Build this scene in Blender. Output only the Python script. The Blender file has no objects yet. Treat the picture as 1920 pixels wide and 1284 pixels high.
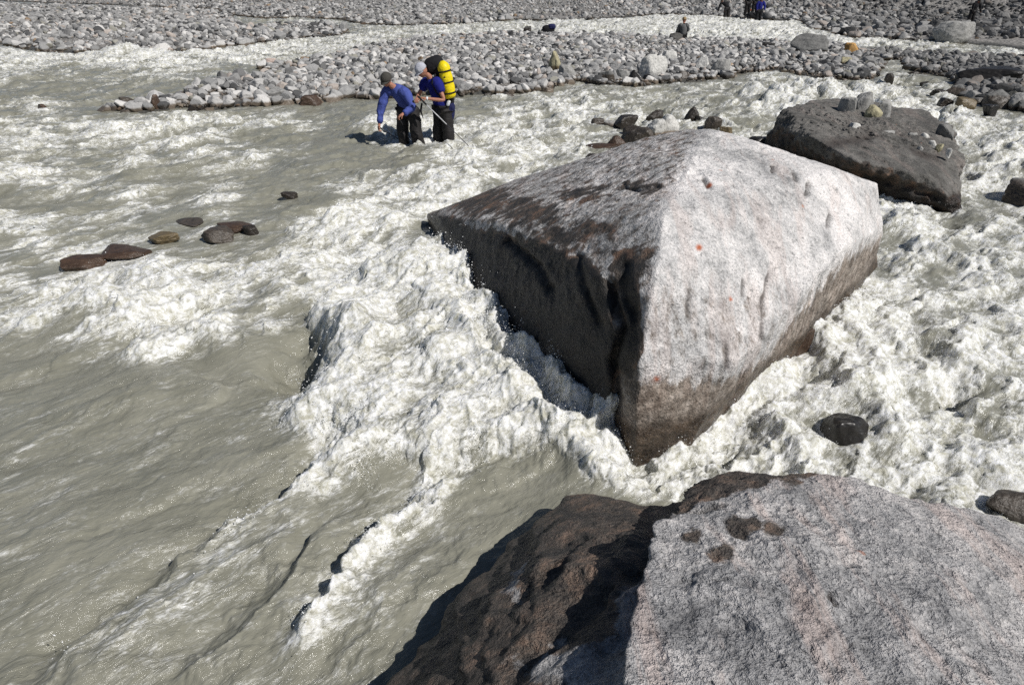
import bpy, bmesh, math, random
import numpy as np
from mathutils import Vector, Matrix

R = math.radians
scene = bpy.context.scene
COL = scene.collection

# ------------------------------------------------------------------ camera
CAMH, TILT, FPX = 3.0, R(28.5), 1280.0
cam_data = bpy.data.cameras.new("camera")
cam_data.lens = 24.0
cam_data.sensor_width = 36.0
cam_data.clip_start = 0.05
cam_data.clip_end = 2000.0
cam = bpy.data.objects.new("camera", cam_data)
cam.location = (0, 0, CAMH)
cam.rotation_euler = (R(90) - TILT, 0, 0)
COL.objects.link(cam)
scene.camera = cam

# ------------------------------------------------------------------ light
SUN_EL, SUN_AZ = R(47), R(124)      # azimuth clockwise from +Y (the view direction)
world = bpy.data.worlds.new("World")
scene.world = world
world.use_nodes = True
wn = world.node_tree
wn.nodes.clear()
sky = wn.nodes.new("ShaderNodeTexSky")
sky.sky_type = 'NISHITA'
sky.sun_disc = False
sky.sun_elevation = SUN_EL
sky.sun_rotation = SUN_AZ
sky.altitude = 1500
bg = wn.nodes.new("ShaderNodeBackground")
bg.inputs[1].default_value = 0.05
wo = wn.nodes.new("ShaderNodeOutputWorld")
wn.links.new(sky.outputs[0], bg.inputs[0])
wn.links.new(bg.outputs[0], wo.inputs[0])
sd = Vector((math.sin(SUN_AZ) * math.cos(SUN_EL), math.cos(SUN_AZ) * math.cos(SUN_EL), math.sin(SUN_EL)))
sun_data = bpy.data.lights.new("sun", 'SUN')
sun_data.energy = 4.6
sun_data.angle = R(0.53)
sun_data.color = (1.0, 0.965, 0.92)
sun = bpy.data.objects.new("sun", sun_data)
sun.rotation_euler = sd.to_track_quat('Z', 'Y').to_euler()
sun.location = sd * 50
COL.objects.link(sun)

scene.view_settings.view_transform = 'Standard'
scene.view_settings.look = 'None'
scene.view_settings.exposure = 0.0
scene.view_settings.gamma = 1.0
scene.cycles.use_denoising = False
scene.cycles.max_bounces = 6
scene.cycles.sample_clamp_direct = 12
scene.cycles.sample_clamp_indirect = 3

# ------------------------------------------------------------------ pixel <-> world
cT, sT = math.cos(TILT), math.sin(TILT)

def P(px, py, z=0.0):
    """the point at height z that the photograph shows at pixel (px, py) of 1920x1284"""
    a = (px - 960) / FPX
    b = -(py - 642) / FPX
    dx, dy, dz = a, cT + b * sT, -sT + b * cT
    t = (z - CAMH) / dz
    return Vector((dx * t, dy * t, z))

def proj(x, y, z):
    zz = z - CAMH
    dep = y * cT - zz * sT
    dep = np.maximum(dep, 0.05)
    up = y * sT + zz * cT
    return 960 + FPX * x / dep, 642 - FPX * up / dep

# ------------------------------------------------------------------ numpy noise
rs = np.random.RandomState(7)
PERM = rs.permutation(256).astype(np.int32)
PERM = np.concatenate([PERM, PERM, PERM[:8]])
ang = rs.rand(256) * 2 * np.pi
G2 = np.stack([np.cos(ang), np.sin(ang)], 1).astype(np.float32)
g3 = rs.randn(256, 3)
G3 = (g3 / np.linalg.norm(g3, axis=1)[:, None]).astype(np.float32)

def n2(x, y, seed=0):
    x = np.asarray(x, np.float32) + seed * 17.31
    y = np.asarray(y, np.float32) + seed * 9.73
    xf, yf = np.floor(x), np.floor(y)
    fx, fy = x - xf, y - yf
    xi, yi = xf.astype(np.int32) & 255, yf.astype(np.int32) & 255
    u = fx * fx * fx * (fx * (fx * 6 - 15) + 10)
    v = fy * fy * fy * (fy * (fy * 6 - 15) + 10)
    def g(ix, iy, dx, dy):
        h = PERM[PERM[ix & 255] + (iy & 255)]
        gg = G2[h]
        return gg[..., 0] * dx + gg[..., 1] * dy
    a = g(xi, yi, fx, fy)
    b = g(xi + 1, yi, fx - 1, fy)
    c = g(xi, yi + 1, fx, fy - 1)
    d = g(xi + 1, yi + 1, fx - 1, fy - 1)
    return ((a + u * (b - a)) + v * ((c + u * (d - c)) - (a + u * (b - a)))) * 1.4

def n3(p, seed=0):
    p = np.asarray(p, np.float32) + np.float32(seed * 13.7)
    f = np.floor(p)
    q = p - f
    i = f.astype(np.int32) & 255
    w = q * q * q * (q * (q * 6 - 15) + 10)
    out = 0
    for dx in (0, 1):
        wx = w[:, 0] if dx else 1 - w[:, 0]
        for dy in (0, 1):
            wy = w[:, 1] if dy else 1 - w[:, 1]
            for dz in (0, 1):
                wz = w[:, 2] if dz else 1 - w[:, 2]
                h = PERM[PERM[PERM[(i[:, 0] + dx) & 255] + ((i[:, 1] + dy) & 255)] + ((i[:, 2] + dz) & 255)]
                gg = G3[h]
                out = out + wx * wy * wz * (gg[:, 0] * (q[:, 0] - dx) + gg[:, 1] * (q[:, 1] - dy) + gg[:, 2] * (q[:, 2] - dz))
    return out * 1.5

def fbm3(p, octaves=4, seed=0, gain=0.5, lac=2.1):
    a, s, o = 1.0, 1.0, 0
    for k in range(octaves):
        o = o + a * n3(p * s, seed + k)
        a *= gain
        s *= lac
    return o

def sstep(a, b, x):
    t = np.clip((x - a) / (b - a), 0, 1)
    return t * t * (3 - 2 * t)

# ------------------------------------------------------------------ object helpers
def mesh_np(name, verts, faces, smooth=False):
    """verts Nx3, faces MxK array -> mesh"""
    me = bpy.data.meshes.new(name)
    faces = np.asarray(faces, np.int32)
    nf, k = faces.shape
    me.vertices.add(len(verts))
    me.vertices.foreach_set("co", np.asarray(verts, np.float32).ravel())
    me.loops.add(nf * k)
    me.loops.foreach_set("vertex_index", faces.ravel())
    me.polygons.add(nf)
    me.polygons.foreach_set("loop_start", np.arange(0, nf * k, k, dtype=np.int32))
    me.polygons.foreach_set("loop_total", np.full(nf, k, np.int32))
    me.update(calc_edges=True)
    me.polygons.foreach_set("use_smooth", np.full(nf, bool(smooth)))
    return me

def add_attr(me, name, data, kind='FLOAT'):
    at = me.attributes.new(name, kind, 'POINT')
    if kind == 'FLOAT':
        at.data.foreach_set("value", np.asarray(data, np.float32).ravel())
    else:
        at.data.foreach_set("color", np.asarray(data, np.float32).ravel())

def link(name, me, mat=None, parent=None, loc=None):
    o = bpy.data.objects.new(name, me)
    COL.objects.link(o)
    if mat is not None and me is not None and len(me.materials) == 0:
        me.materials.append(mat)
    if parent is not None:
        o.parent = parent
    if loc is not None:
        o.location = loc
    return o

def tag(o, label=None, cat=None, group=None, kind=None):
    if label: o["label"] = label
    if cat: o["category"] = cat
    if group: o["group"] = group
    if kind: o["kind"] = kind
    return o

def seg_dist(X, Y, poly):
    """distance to an open polyline, signed (+ on the left of its direction), and the parameter along it 0..1"""
    best = np.full(X.shape, 1e9, np.float32)
    sgn = np.ones(X.shape, np.float32)
    par = np.zeros(X.shape, np.float32)
    n = len(poly) - 1
    for i in range(n):
        ax, ay = poly[i][0], poly[i][1]
        bx, by = poly[i + 1][0], poly[i + 1][1]
        dx, dy = bx - ax, by - ay
        L2 = dx * dx + dy * dy + 1e-9
        t = np.clip(((X - ax) * dx + (Y - ay) * dy) / L2, 0, 1)
        ex, ey = X - ax - t * dx, Y - ay - t * dy
        d = np.sqrt(ex * ex + ey * ey)
        m = d < best
        best = np.where(m, d, best)
        sgn = np.where(m, np.sign(dx * ey - dy * ex), sgn)
        par = np.where(m, (i + t) / n, par)
    return best, sgn, par

def poly_sdf(X, Y, poly):
    """signed distance to closed polygon, + inside"""
    d, _, _ = seg_dist(X, Y, list(poly) + [poly[0]])
    ins = np.zeros(X.shape, bool)
    n = len(poly)
    for i in range(n):
        x1, y1 = poly[i][0], poly[i][1]
        x2, y2 = poly[(i + 1) % n][0], poly[(i + 1) % n][1]
        if y1 == y2: continue
        c = ((y1 > Y) != (y2 > Y)) & (X < (x2 - x1) * (Y - y1) / (y2 - y1) + x1)
        ins ^= c
    return np.where(ins, d, -d)

# ------------------------------------------------------------------ node helpers
class NT:
    def __init__(self, name):
        self.m = bpy.data.materials.new(name)
        self.m.use_nodes = True
        self.t = self.m.node_tree
        self.t.nodes.clear()
        self.out = self.t.nodes.new("ShaderNodeOutputMaterial")
    def n(self, typ, **kw):
        nd = self.t.nodes.new(typ)
        for k, v in kw.items():
            setattr(nd, k, v)
        return nd
    def l(self, a, b):
        self.t.links.new(a, b)
    def val(self, sock, v):
        if isinstance(v, bpy.types.NodeSocket): self.l(v, sock)
        elif v is not None: sock.default_value = v
    def math(self, op, a, b=None, c=None, clamp=False):
        nd = self.n("ShaderNodeMath", operation=op, use_clamp=clamp)
        self.val(nd.inputs[0], a); self.val(nd.inputs[1], b)
        if c is not None: self.val(nd.inputs[2], c)
        return nd.outputs[0]
    def attr(self, name):
        return self.n("ShaderNodeAttribute", attribute_name=name)
    def noise(self, vec, scale, detail=4, rough=0.55, dist=0.0, dim='3D', lac=2.0):
        nd = self.n("ShaderNodeTexNoise", noise_dimensions=dim)
        nd.inputs["Scale"].default_value = scale
        nd.inputs["Detail"].default_value = detail
        nd.inputs["Roughness"].default_value = rough
        nd.inputs["Lacunarity"].default_value = lac
        nd.inputs["Distortion"].default_value = dist
        if vec is not None: self.l(vec, nd.inputs["Vector"])
        return nd.outputs["Fac"]
    def ramp(self, fac, stops, interp='LINEAR'):
        nd = self.n("ShaderNodeValToRGB")
        cr = nd.color_ramp
        cr.interpolation = interp
        while len(cr.elements) < len(stops): cr.elements.new(0.5)
        for e, (p, c) in zip(cr.elements, stops):
            e.position = p
            e.color = (c, c, c, 1) if isinstance(c, (int, float)) else (*c, 1)
        self.l(fac, nd.inputs[0])
        return nd.outputs[0]
    def mix(self, fac, a, b, blend='MIX'):
        nd = self.n("ShaderNodeMix", data_type='RGBA', blend_type=blend)
        self.val(nd.inputs[0], fac)
        for i, v in ((6, a), (7, b)):
            if isinstance(v, (tuple, list)): nd.inputs[i].default_value = (*v[:3], 1)
            else: self.l(v, nd.inputs[i])
        return nd.outputs[2]
    def map(self, vec, scale=(1, 1, 1), rot=(0, 0, 0), loc=(0, 0, 0)):
        nd = self.n("ShaderNodeMapping")
        nd.inputs["Scale"].default_value = scale
        nd.inputs["Rotation"].default_value = rot
        nd.inputs["Location"].default_value = loc
        self.l(vec, nd.inputs[0])
        return nd.outputs[0]
    def bump(self, height, strength, dist, normal=None):
        nd = self.n("ShaderNodeBump")
        nd.inputs["Strength"].default_value = strength
        nd.inputs["Distance"].default_value = dist
        self.l(height, nd.inputs["Height"])
        if normal is not None: self.l(normal, nd.inputs["Normal"])
        return nd.outputs[0]
    def bsdf(self, col, rough, normal=None, spec=0.5, **kw):
        nd = self.n("ShaderNodeBsdfPrincipled")
        if isinstance(col, (tuple, list)): nd.inputs["Base Color"].default_value = (*col[:3], 1)
        else: self.l(col, nd.inputs["Base Color"])
        self.val(nd.inputs["Roughness"], rough)
        self.val(nd.inputs["Specular IOR Level"], spec)
        if normal is not None: self.l(normal, nd.inputs["Normal"])
        for k, v in kw.items():
            self.val(nd.inputs[k], v)
        return nd
    def finish(self, bs):
        self.l(bs.outputs[0], self.out.inputs["Surface"])
        return self.m

def wetline(N, pos, level=0.10, fuzz=0.07, amp=0.12):
    """1 below the splash line over the water, 0 above"""
    z = N.n("ShaderNodeSeparateXYZ"); N.l(pos, z.inputs[0])
    nz = N.noise(pos, 3.0, 4, 0.6)
    h = N.math('ADD', z.outputs[2], N.math('MULTIPLY', N.math('SUBTRACT', nz, 0.5), -amp * 2))
    mr = N.n("ShaderNodeMapRange", interpolation_type='SMOOTHSTEP')
    N.l(h, mr.inputs[0])
    mr.inputs[1].default_value = level; mr.inputs[2].default_value = level + fuzz
    mr.inputs[3].default_value = 1.0; mr.inputs[4].default_value = 0.0
    return mr.outputs[0]

def simple_mat(name, col, rough=0.7, scale=30, var=0.25, bump=0.2, bdist=0.01, spec=0.3):
    N = NT(name)
    tc = N.n("ShaderNodeTexCoord").outputs["Object"]
    f = N.noise(tc, scale, 4, 0.6)
    c = N.mix(f, tuple(v * (1 - var) for v in col), tuple(min(1, v * (1 + var)) for v in col))
    return N.finish(N.bsdf(c, rough, N.bump(N.noise(tc, scale * 0.7, 5, 0.6), bump, bdist), spec))

def rock_mat(name, use_attr=False, tones=None, wet_level=0.08):
    """small stones: every stone its own tone, wet near the water"""
    N = NT(name)
    geo = N.n("ShaderNodeNewGeometry").outputs["Position"]
    if use_attr:
        base = N.attr("tone").outputs["Color"]
    else:
        rnd = N.n("ShaderNodeObjectInfo").outputs["Random"]
        base = N.n("ShaderNodeObjectInfo").outputs["Color"]
    sp = N.noise(geo, 22.0, 5, 0.7)
    sp2 = N.noise(geo, 90.0, 2, 0.6)
    k = N.math('ADD', N.math('MULTIPLY', sp, 0.7), N.math('MULTIPLY', sp2, 0.3))
    c = N.mix(1.0, base, N.ramp(k, [(0.3, 0.62), (0.5, 0.95), (0.7, 1.12)]), 'MULTIPLY')
    w = wetline(N, geo, wet_level, 0.06, 0.06)
    wc = N.mix(1.0, c, (0.34, 0.28, 0.22), 'MULTIPLY')
    c = N.mix(w, c, wc)
    r = N.math('SUBTRACT', 0.88, N.math('MULTIPLY', w, 0.5))
    return N.finish(N.bsdf(c, r, N.bump(k, 0.6, 0.02), 0.35))

# ------------------------------------------------------------------ land outlines (waterlines of the banks and bars)
def W(pts, z=0.0):
    return [tuple(P(a, b, z)[:2]) for a, b in pts]

BAR = W([(172, 207), (225, 209), (285, 209), (330, 205), (400, 204), (470, 199), (540, 197), (600, 191), (660, 187), (720, 185),
         (780, 181), (860, 177), (940, 178), (1010, 171), (1050, 161), (1085, 150), (1130, 160), (1180, 163), (1220, 160),
         (1270, 155), (1330, 150), (1370, 148), (1390, 138), (1450, 133), (1500, 142), (1560, 150), (1620, 152), (1645, 147),
         (1640, 130), (1655, 114), (1690, 114), (1705, 131), (1735, 139), (1790, 149), (1800, 166), (1800, 184), (1850, 197),
         (1890, 203), (1960, 218), (2300, 250)]) + \
      W([(2300, 135), (1960, 109), (1900, 105), (1830, 101), (1760, 98), (1700, 94), (1640, 90), (1590, 85), (1540, 80), (1500, 77),
         (1440, 77), (1380, 74), (1300, 70), (1240, 67), (1200, 67), (1140, 64), (1060, 63), (980, 60), (930, 62), (880, 65),
         (840, 67), (790, 70), (740, 75), (690, 85), (640, 97), (580, 110), (520, 116), (485, 124), (520, 131), (450, 141),
         (400, 153), (340, 171), (250, 193), (190, 201)], 0.12)
LEFT = W([(-500, 60), (-150, 74), (0, 85), (30, 89), (44, 94), (99, 100), (160, 99), (200, 97), (265, 99), (328, 99), (420, 90),
          (490, 83), (547, 76), (620, 70), (656, 63), (640, 52), (600, 46), (540, 46), (480, 51), (440, 45), (432, 33),
          (400, 22), (220, 16), (0, 7), (-300, -2), (-800, -10)])
FAR = W([(-700, -25), (-300, -12), (0, 3), (220, 11), (400, 18), (450, 31), (500, 36), (560, 34), (640, 38), (662, 43), (700, 48),
         (760, 50), (800, 48), (900, 45), (960, 39), (1040, 40), (1150, 36), (1230, 28), (1330, 31), (1420, 38), (1500, 41),
         (1530, 56), (1600, 72), (1680, 76), (1750, 80), (1830, 85), (1880, 90), (1960, 97), (2300, 120), (3000, 60), (2600, -20)]) + \
      [(300, 400), (-300, 400)]

def land_sdf(X, Y):
    s = poly_sdf(X, Y, BAR)
    s = np.maximum(s, poly_sdf(X, Y, LEFT))
    s = np.maximum(s, poly_sdf(X, Y, FAR))
    return s

def ground_h(X, Y, s=None):
    if s is None: s = land_sdf(X, Y)
    s = s + 0.35 * n2(X * 0.9, Y * 0.9, 3) + 0.15 * n2(X * 2.7, Y * 2.7, 4)
    up = 0.03 + 0.17 * (1 - np.exp(-np.maximum(s, 0) / 2.5)) + 0.05 * n2(X * .5, Y * .5, 5) * sstep(0, 2, s)
    dn = -0.05 - 0.55 * (1 - np.exp(-np.maximum(-s, 0) / 1.0))
    h = np.where(s > 0, up, dn)
    # the valley side rises at the far right, and gently everywhere far off
    q = np.maximum(0, (X - 26) * 0.8 + (Y - 50) * 0.9)
    h = h + np.where(X > 5, 0.11 * q * sstep(0, 12, q) * sstep(15, 32, X), 0)
    h = h + 0.02 * np.maximum(0, Y - 110) + 0.0012 * np.maximum(0, Y - 140) ** 2 * 0.6
    return h

def ground():
    rr = np.concatenate([np.geomspace(0.4, 130, 620), np.geomspace(134, 420, 24)])
    aa = np.radians(np.linspace(-75, 75, 620))
    Rr, A = np.meshgrid(rr, aa, indexing='ij')
    X = (Rr * np.sin(A)).astype(np.float32); Y = (Rr * np.cos(A)).astype(np.float32)
    H = ground_h(X, Y) + 0.02 * n2(X * 6, Y * 6, 8)
    V = np.stack([X, Y, H], -1).reshape(-1, 3)
    n, m = X.shape
    idx = np.arange(n * m).reshape(n, m)
    F = np.stack([idx[:-1, :-1], idx[:-1, 1:], idx[1:, 1:], idx[1:, :-1]], -1).reshape(-1, 4)[:, ::-1]
    me = mesh_np("riverbed", V, F, True)
    N = NT("silty_gravel_ground")
    geo = N.n("ShaderNodeNewGeometry").outputs["Position"]
    a = N.noise(geo, 1.1, 5, 0.6)
    vo = N.n("ShaderNodeTexVoronoi"); vo.inputs["Scale"].default_value = 9.0; N.l(geo, vo.inputs["Vector"])
    vc = N.n("ShaderNodeSeparateColor"); N.l(vo.outputs["Color"], vc.inputs[0])
    c = N.ramp(a, [(0.3, (0.13, 0.125, 0.115)), (0.7, (0.24, 0.23, 0.215))])
    c = N.mix(0.6, c, N.ramp(vc.outputs[0], [(0.0, (0.07, 0.068, 0.065)), (0.5, (0.22, 0.21, 0.2)), (1.0, (0.42, 0.40, 0.37))]))
    w = wetline(N, geo, 0.05, 0.05, 0.03)
    c = N.mix(w, c, (0.07, 0.068, 0.06))
    bs = N.bsdf(c, N.math('SUBTRACT', 0.9, N.math('MULTIPLY', w, 0.45)), N.bump(vo.outputs["Distance"], 0.8, 0.05), 0.3)
    o = link("ground", me, N.finish(bs))
    tag(o, "grey silt and gravel ground of the river valley", kind="structure")
ground()

# ------------------------------------------------------------------ stones
TONES = [((0.46, 0.45, 0.435), 18), ((0.36, 0.355, 0.345), 22), ((0.27, 0.268, 0.262), 20), ((0.60, 0.585, 0.56), 11), ((0.42, 0.37, 0.33), 6),
         ((0.17, 0.168, 0.165), 13), ((0.08, 0.08, 0.08), 9), ((0.30, 0.29, 0.25), 3), ((0.33, 0.24, 0.16), 0.5)]
TC = np.array([t[0] for t in TONES]); TP = np.array([t[1] for t in TONES], float); TP /= TP.sum()

_ico = {}
def ico(level):
    if level not in _ico:
        bm = bmesh.new()
        bmesh.ops.create_icosphere(bm, subdivisions=level, radius=1.0)
        v = np.array([x.co[:] for x in bm.verts], np.float32)
        f = np.array([[x.index for x in fc.verts] for fc in bm.faces], np.int32)
        bm.free()
        v /= np.linalg.norm(v, axis=1)[:, None]
        _ico[level] = (v, f)
    return _ico[level]

def planes_radius(dirs, normals, offs, p):
    q = [np.maximum(dirs @ np.asarray(n_, np.float64), 0) / h_ for n_, h_ in zip(normals, offs)]
    mx = np.maximum.reduce(q)
    acc = np.zeros(len(dirs), np.float64)
    for k in q: acc += (k / mx) ** p
    return 1.0 / (mx * acc ** (1.0 / p))

def cobble(level, seed, p=14, flat=0.7, noise=0.03):
    """an angular, slightly rounded stone of about unit radius"""
    r = np.random.RandomState(seed)
    k = 13
    nn = r.randn(k, 3); nn /= np.linalg.norm(nn, axis=1)[:, None]
    nn = np.concatenate([nn, [[0, 0, 1], [0, 0, -1], [1, 0, 0], [-1, 0, 0], [0, 1, 0], [0, -1, 0]]])
    hh = np.concatenate([r.uniform(0.62, 1.0, k), r.uniform(0.85, 1.1, 6)])
    d, f = ico(level)
    rad = planes_radius(d.astype(np.float64), nn, hh, p)
    v = d * rad[:, None]
    v[:, 2] *= flat * r.uniform(0.8, 1.15)
    v[:, 1] *= r.uniform(0.7, 1.0)
    if noise:
        v = v * (1 + noise * fbm3(v * 2.5, 3, seed))[:, None]
    return v.astype(np.float32), f

MAT_STONE = rock_mat("river_stone", False, [(0.0, TONES[0][0]), (0.22, TONES[1][0]), (0.44, TONES[2][0]), (0.60, TONES[3][0]), (0.72, TONES[4][0]),
                                           (0.79, TONES[5][0]), (0.88, TONES[6][0]), (0.94, TONES[7][0])])
MAT_GRAVEL = rock_mat("gravel_stone", True)

def scatter():
    r = np.random.RandomState(11)
    xs, ys, ss = [], [], []
    def zone(n, x0, x1, y0, y1, smin, smax, pw, cond=None, edge=None):
        X = r.uniform(x0, x1, n); Y = r.uniform(y0, y1, n)
        vis = np.abs(X) < Y * 0.86 + 1.5
        X, Y = X[vis], Y[vis]
        S = smin * (smax / smin) ** (r.rand(len(X)) ** pw)
        sdv = land_sdf(X.astype(np.float32), Y.astype(np.float32))
        m = sdv > -0.12
        if cond is not None: m &= cond(X, Y, sdv)
        # clumps of bigger stones and patches of bare silt
        cl = n2(X * 0.35, Y * 0.35, 21) + 0.6 * n2(X * 1.1, Y * 1.1, 22)
        S = S * (1 + 0.45 * cl)
        bare = n2(X * 0.22 + 3, Y * 0.5, 31) + 0.35 * n2(X * .9, Y * 1.3, 32)
        m &= (bare < 0.62) | (r.rand(len(X)) < 0.12)
        if edge is not None:
            e = np.exp(-np.maximum(sdv, 0) / 0.7); S = S * (1 + edge * e)
        xs.append(X[m]); ys.append(Y[m]); ss.append(S[m])
    inbar = lambda X, Y, s: poly_sdf(X.astype(np.float32), Y.astype(np.float32), BAR) > -0.15
    ninbar = lambda X, Y, s: ~inbar(X, Y, s)
    rightd = lambda X, Y, s: inbar(X, Y, s)
    zone(110000, -20, 34, 15, 48, 0.035, 0.185, 1.9, inbar, 0.3)
    zone(34000, -45, 5, 26, 75, 0.05, 0.24, 1.6, lambda X, Y, s: ninbar(X, Y, s) & (X < 0) & (Y < 75) , 0.3)
    zone(60000, -75, 75, 40, 115, 0.06, 0.22, 1.9, lambda X, Y, s: ninbar(X, Y, s) & ((X >= 0) | (Y > 52)), 0.2)
    zone(16000, 10, 62, 36, 80, 0.08, 0.32, 1.7, lambda X, Y, s: ninbar(X, Y, s), 0.1)
    X = np.concatenate(xs); Y = np.concatenate(ys); S = np.concatenate(ss)
    return X, Y, S, r

SX, SY, SS, srs = scatter()
SH = ground_h(SX.astype(np.float32), SY.astype(np.float32))
tone_i = srs.choice(len(TC), len(SX), p=TP)
# darker rock debris towards the far right of the valley
apparent = SS / SY
order = np.argsort(-apparent)
in_bar = poly_sdf(SX.astype(np.float32), SY.astype(np.float32), BAR) > -0.2
ppx, ppy = proj(SX, SY, SH)
inside = (ppx > 5) & (ppx < 1915) & (ppy > 3) & (ppy < 1280)
big = [i for i in order if inside[i]][:290]
bigset = np.zeros(len(SX), bool); bigset[big] = True

def gravel_object():
    protos = {}
    for lv, npv in ((1, 12), (2, 12), (3, 10)):
        protos[lv] = [cobble(lv, 100 + k + lv * 50, 12 if lv > 1 else 8, 0.72, 0.05 if lv > 1 else 0.0) for k in range(npv)]
    V, F, C = [], [], []
    off = 0
    keep = np.where(~bigset)[0]
    r = np.random.RandomState(5)
    px_size = SS / SY * 683
    for lv in (1, 2, 3):
        if lv == 3: sel = keep[px_size[keep] > 3.2]
        elif lv == 2: sel = keep[(px_size[keep] <= 3.2) & (px_size[keep] > 1.6)]
        else: sel = keep[px_size[keep] <= 1.6]
        pid = r.randint(0, len(protos[lv]), len(sel))
        for k, (pv, pf) in enumerate(protos[lv]):
            s_ = sel[pid == k]
            if len(s_) == 0: continue
            a = r.uniform(0, 2 * np.pi, len(s_)); b = r.normal(0, 0.35, len(s_)); c2 = r.normal(0, 0.35, len(s_))
            ca, sa = np.cos(a), np.sin(a); cb, sb = np.cos(b), np.sin(b); cc, sc = np.cos(c2), np.sin(c2)
            v = pv[None].astype(np.float64)
            x, y, z = v[..., 0], v[..., 1], v[..., 2]
            y2 = y * cb[:, None] - z * sb[:, None]; z2 = y * sb[:, None] + z * cb[:, None]
            x2 = x * cc[:, None] + z2 * sc[:, None]; z3 = -x * sc[:, None] + z2 * cc[:, None]
            x3 = x2 * ca[:, None] - y2 * sa[:, None]; y3 = x2 * sa[:, None] + y2 * ca[:, None]
            sz = SS[s_][:, None]
            vv = np.stack([x3 * sz + SX[s_][:, None], y3 * sz + SY[s_][:, None], z3 * sz + SH[s_][:, None] + 0.22 * sz], -1)
            V.append(vv.reshape(-1, 3))
            F.append((pf[None] + (np.arange(len(s_)) * len(pv))[:, None, None]).reshape(-1, 3) + off)
            col = TC[tone_i[s_]] * r.uniform(0.82, 1.12, (len(s_), 1))
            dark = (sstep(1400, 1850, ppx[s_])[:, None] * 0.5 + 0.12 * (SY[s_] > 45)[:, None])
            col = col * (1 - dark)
            col = np.concatenate([col, np.ones((len(s_), 1))], 1)
            C.append(np.repeat(col, len(pv), axis=0))
            off += len(s_) * len(pv)
    V = np.concatenate(V); F = np.concatenate(F); C = np.concatenate(C)
    me = mesh_np("gravel", V, F, False)
    add_attr(me, "tone", C, 'FLOAT_COLOR')
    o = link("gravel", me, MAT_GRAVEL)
    tag(o, "grey gravel and cobbles covering the bars and banks", "gravel", kind="stuff")
gravel_object()

def big_stones():
    protos = []
    for k in range(16):
        v, f = cobble(4, 300 + k, 18, 0.78, 0.05)
        me = mesh_np("cobble", v, f, False)
        me.materials.append(MAT_STONE)
        protos.append(me)
    r = random.Random(3)
    for i in big:
        me = protos[r.randrange(16)]
        o = bpy.data.objects.new("cobble", me)
        COL.objects.link(o)
        s = float(SS[i])
        o.location = (float(SX[i]), float(SY[i]), float(SH[i]) + 0.25 * s)
        o.rotation_euler = (r.gauss(0, .35), r.gauss(0, .35), r.uniform(0, 6.28))
        o.scale = (s, s, s * r.uniform(0.85, 1.2))
        px, py = ppx[i], ppy[i]
        size = "very large" if apparent[i] * 1280 > 13.5 else ("large" if apparent[i] * 1280 > 11 else "medium")
        if not in_bar[i]:
            where = "on the left back bank" if px < 700 else "on the far plain"
            grp = "cobbles on the far banks"
        else:
            where = [w for lim, w in ((300, "at the middle bar's left tip"), (420, "near the middle bar's left tip"), (560, "on the middle bar, well left of the hikers"), (700, "on the middle bar, just left of the hikers"),
                                      (900, "on the bar behind the hikers"), (1020, "on the bar right of the yellow pack"), (1120, "on the bar left of the split boulder"), (1300, "on the bar around the split boulder"),
                                      (1480, "on the bar below the seated person"), (1650, "on the bar around the orange boulder"), (1780, "on the spit right of the grey pool"), (9999, "on the bank at the right edge")) if px < lim][0]
            grp = "cobbles on the middle gravel bar"
        k_ = int(tone_i[i])
        tname = ["pale grey", "mid grey", "dull grey", "whitish", "pinkish", "dark grey", "blackish", "olive", "rusty"][k_]
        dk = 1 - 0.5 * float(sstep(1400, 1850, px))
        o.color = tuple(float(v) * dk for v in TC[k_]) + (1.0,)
        lab = f"{size} {tname} cobble{' at waterline' if SH[i] < 0.09 else ''} {where}"
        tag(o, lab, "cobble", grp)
big_stones()

# ------------------------------------------------------------------ boulders
def hull_planes(pts):
    bm = bmesh.new()
    for p in pts: bm.verts.new(p)
    bmesh.ops.convex_hull(bm, input=bm.verts[:])
    bm.normal_update()
    bm.faces.ensure_lookup_table()
    c = Vector((0, 0, 0))
    hv = [v for v in bm.verts if v.link_faces]
    for v in hv: c += v.co
    c /= len(hv)
    ns, hs = [], []
    for f in bm.faces:
        n = f.normal.copy()
        h = n.dot(f.verts[0].co - c)
        if h < 0: n, h = -n, -h
        ns.append(tuple(n)); hs.append(max(h, 0.02))
    bm.free()
    return np.array(c), ns, hs

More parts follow.
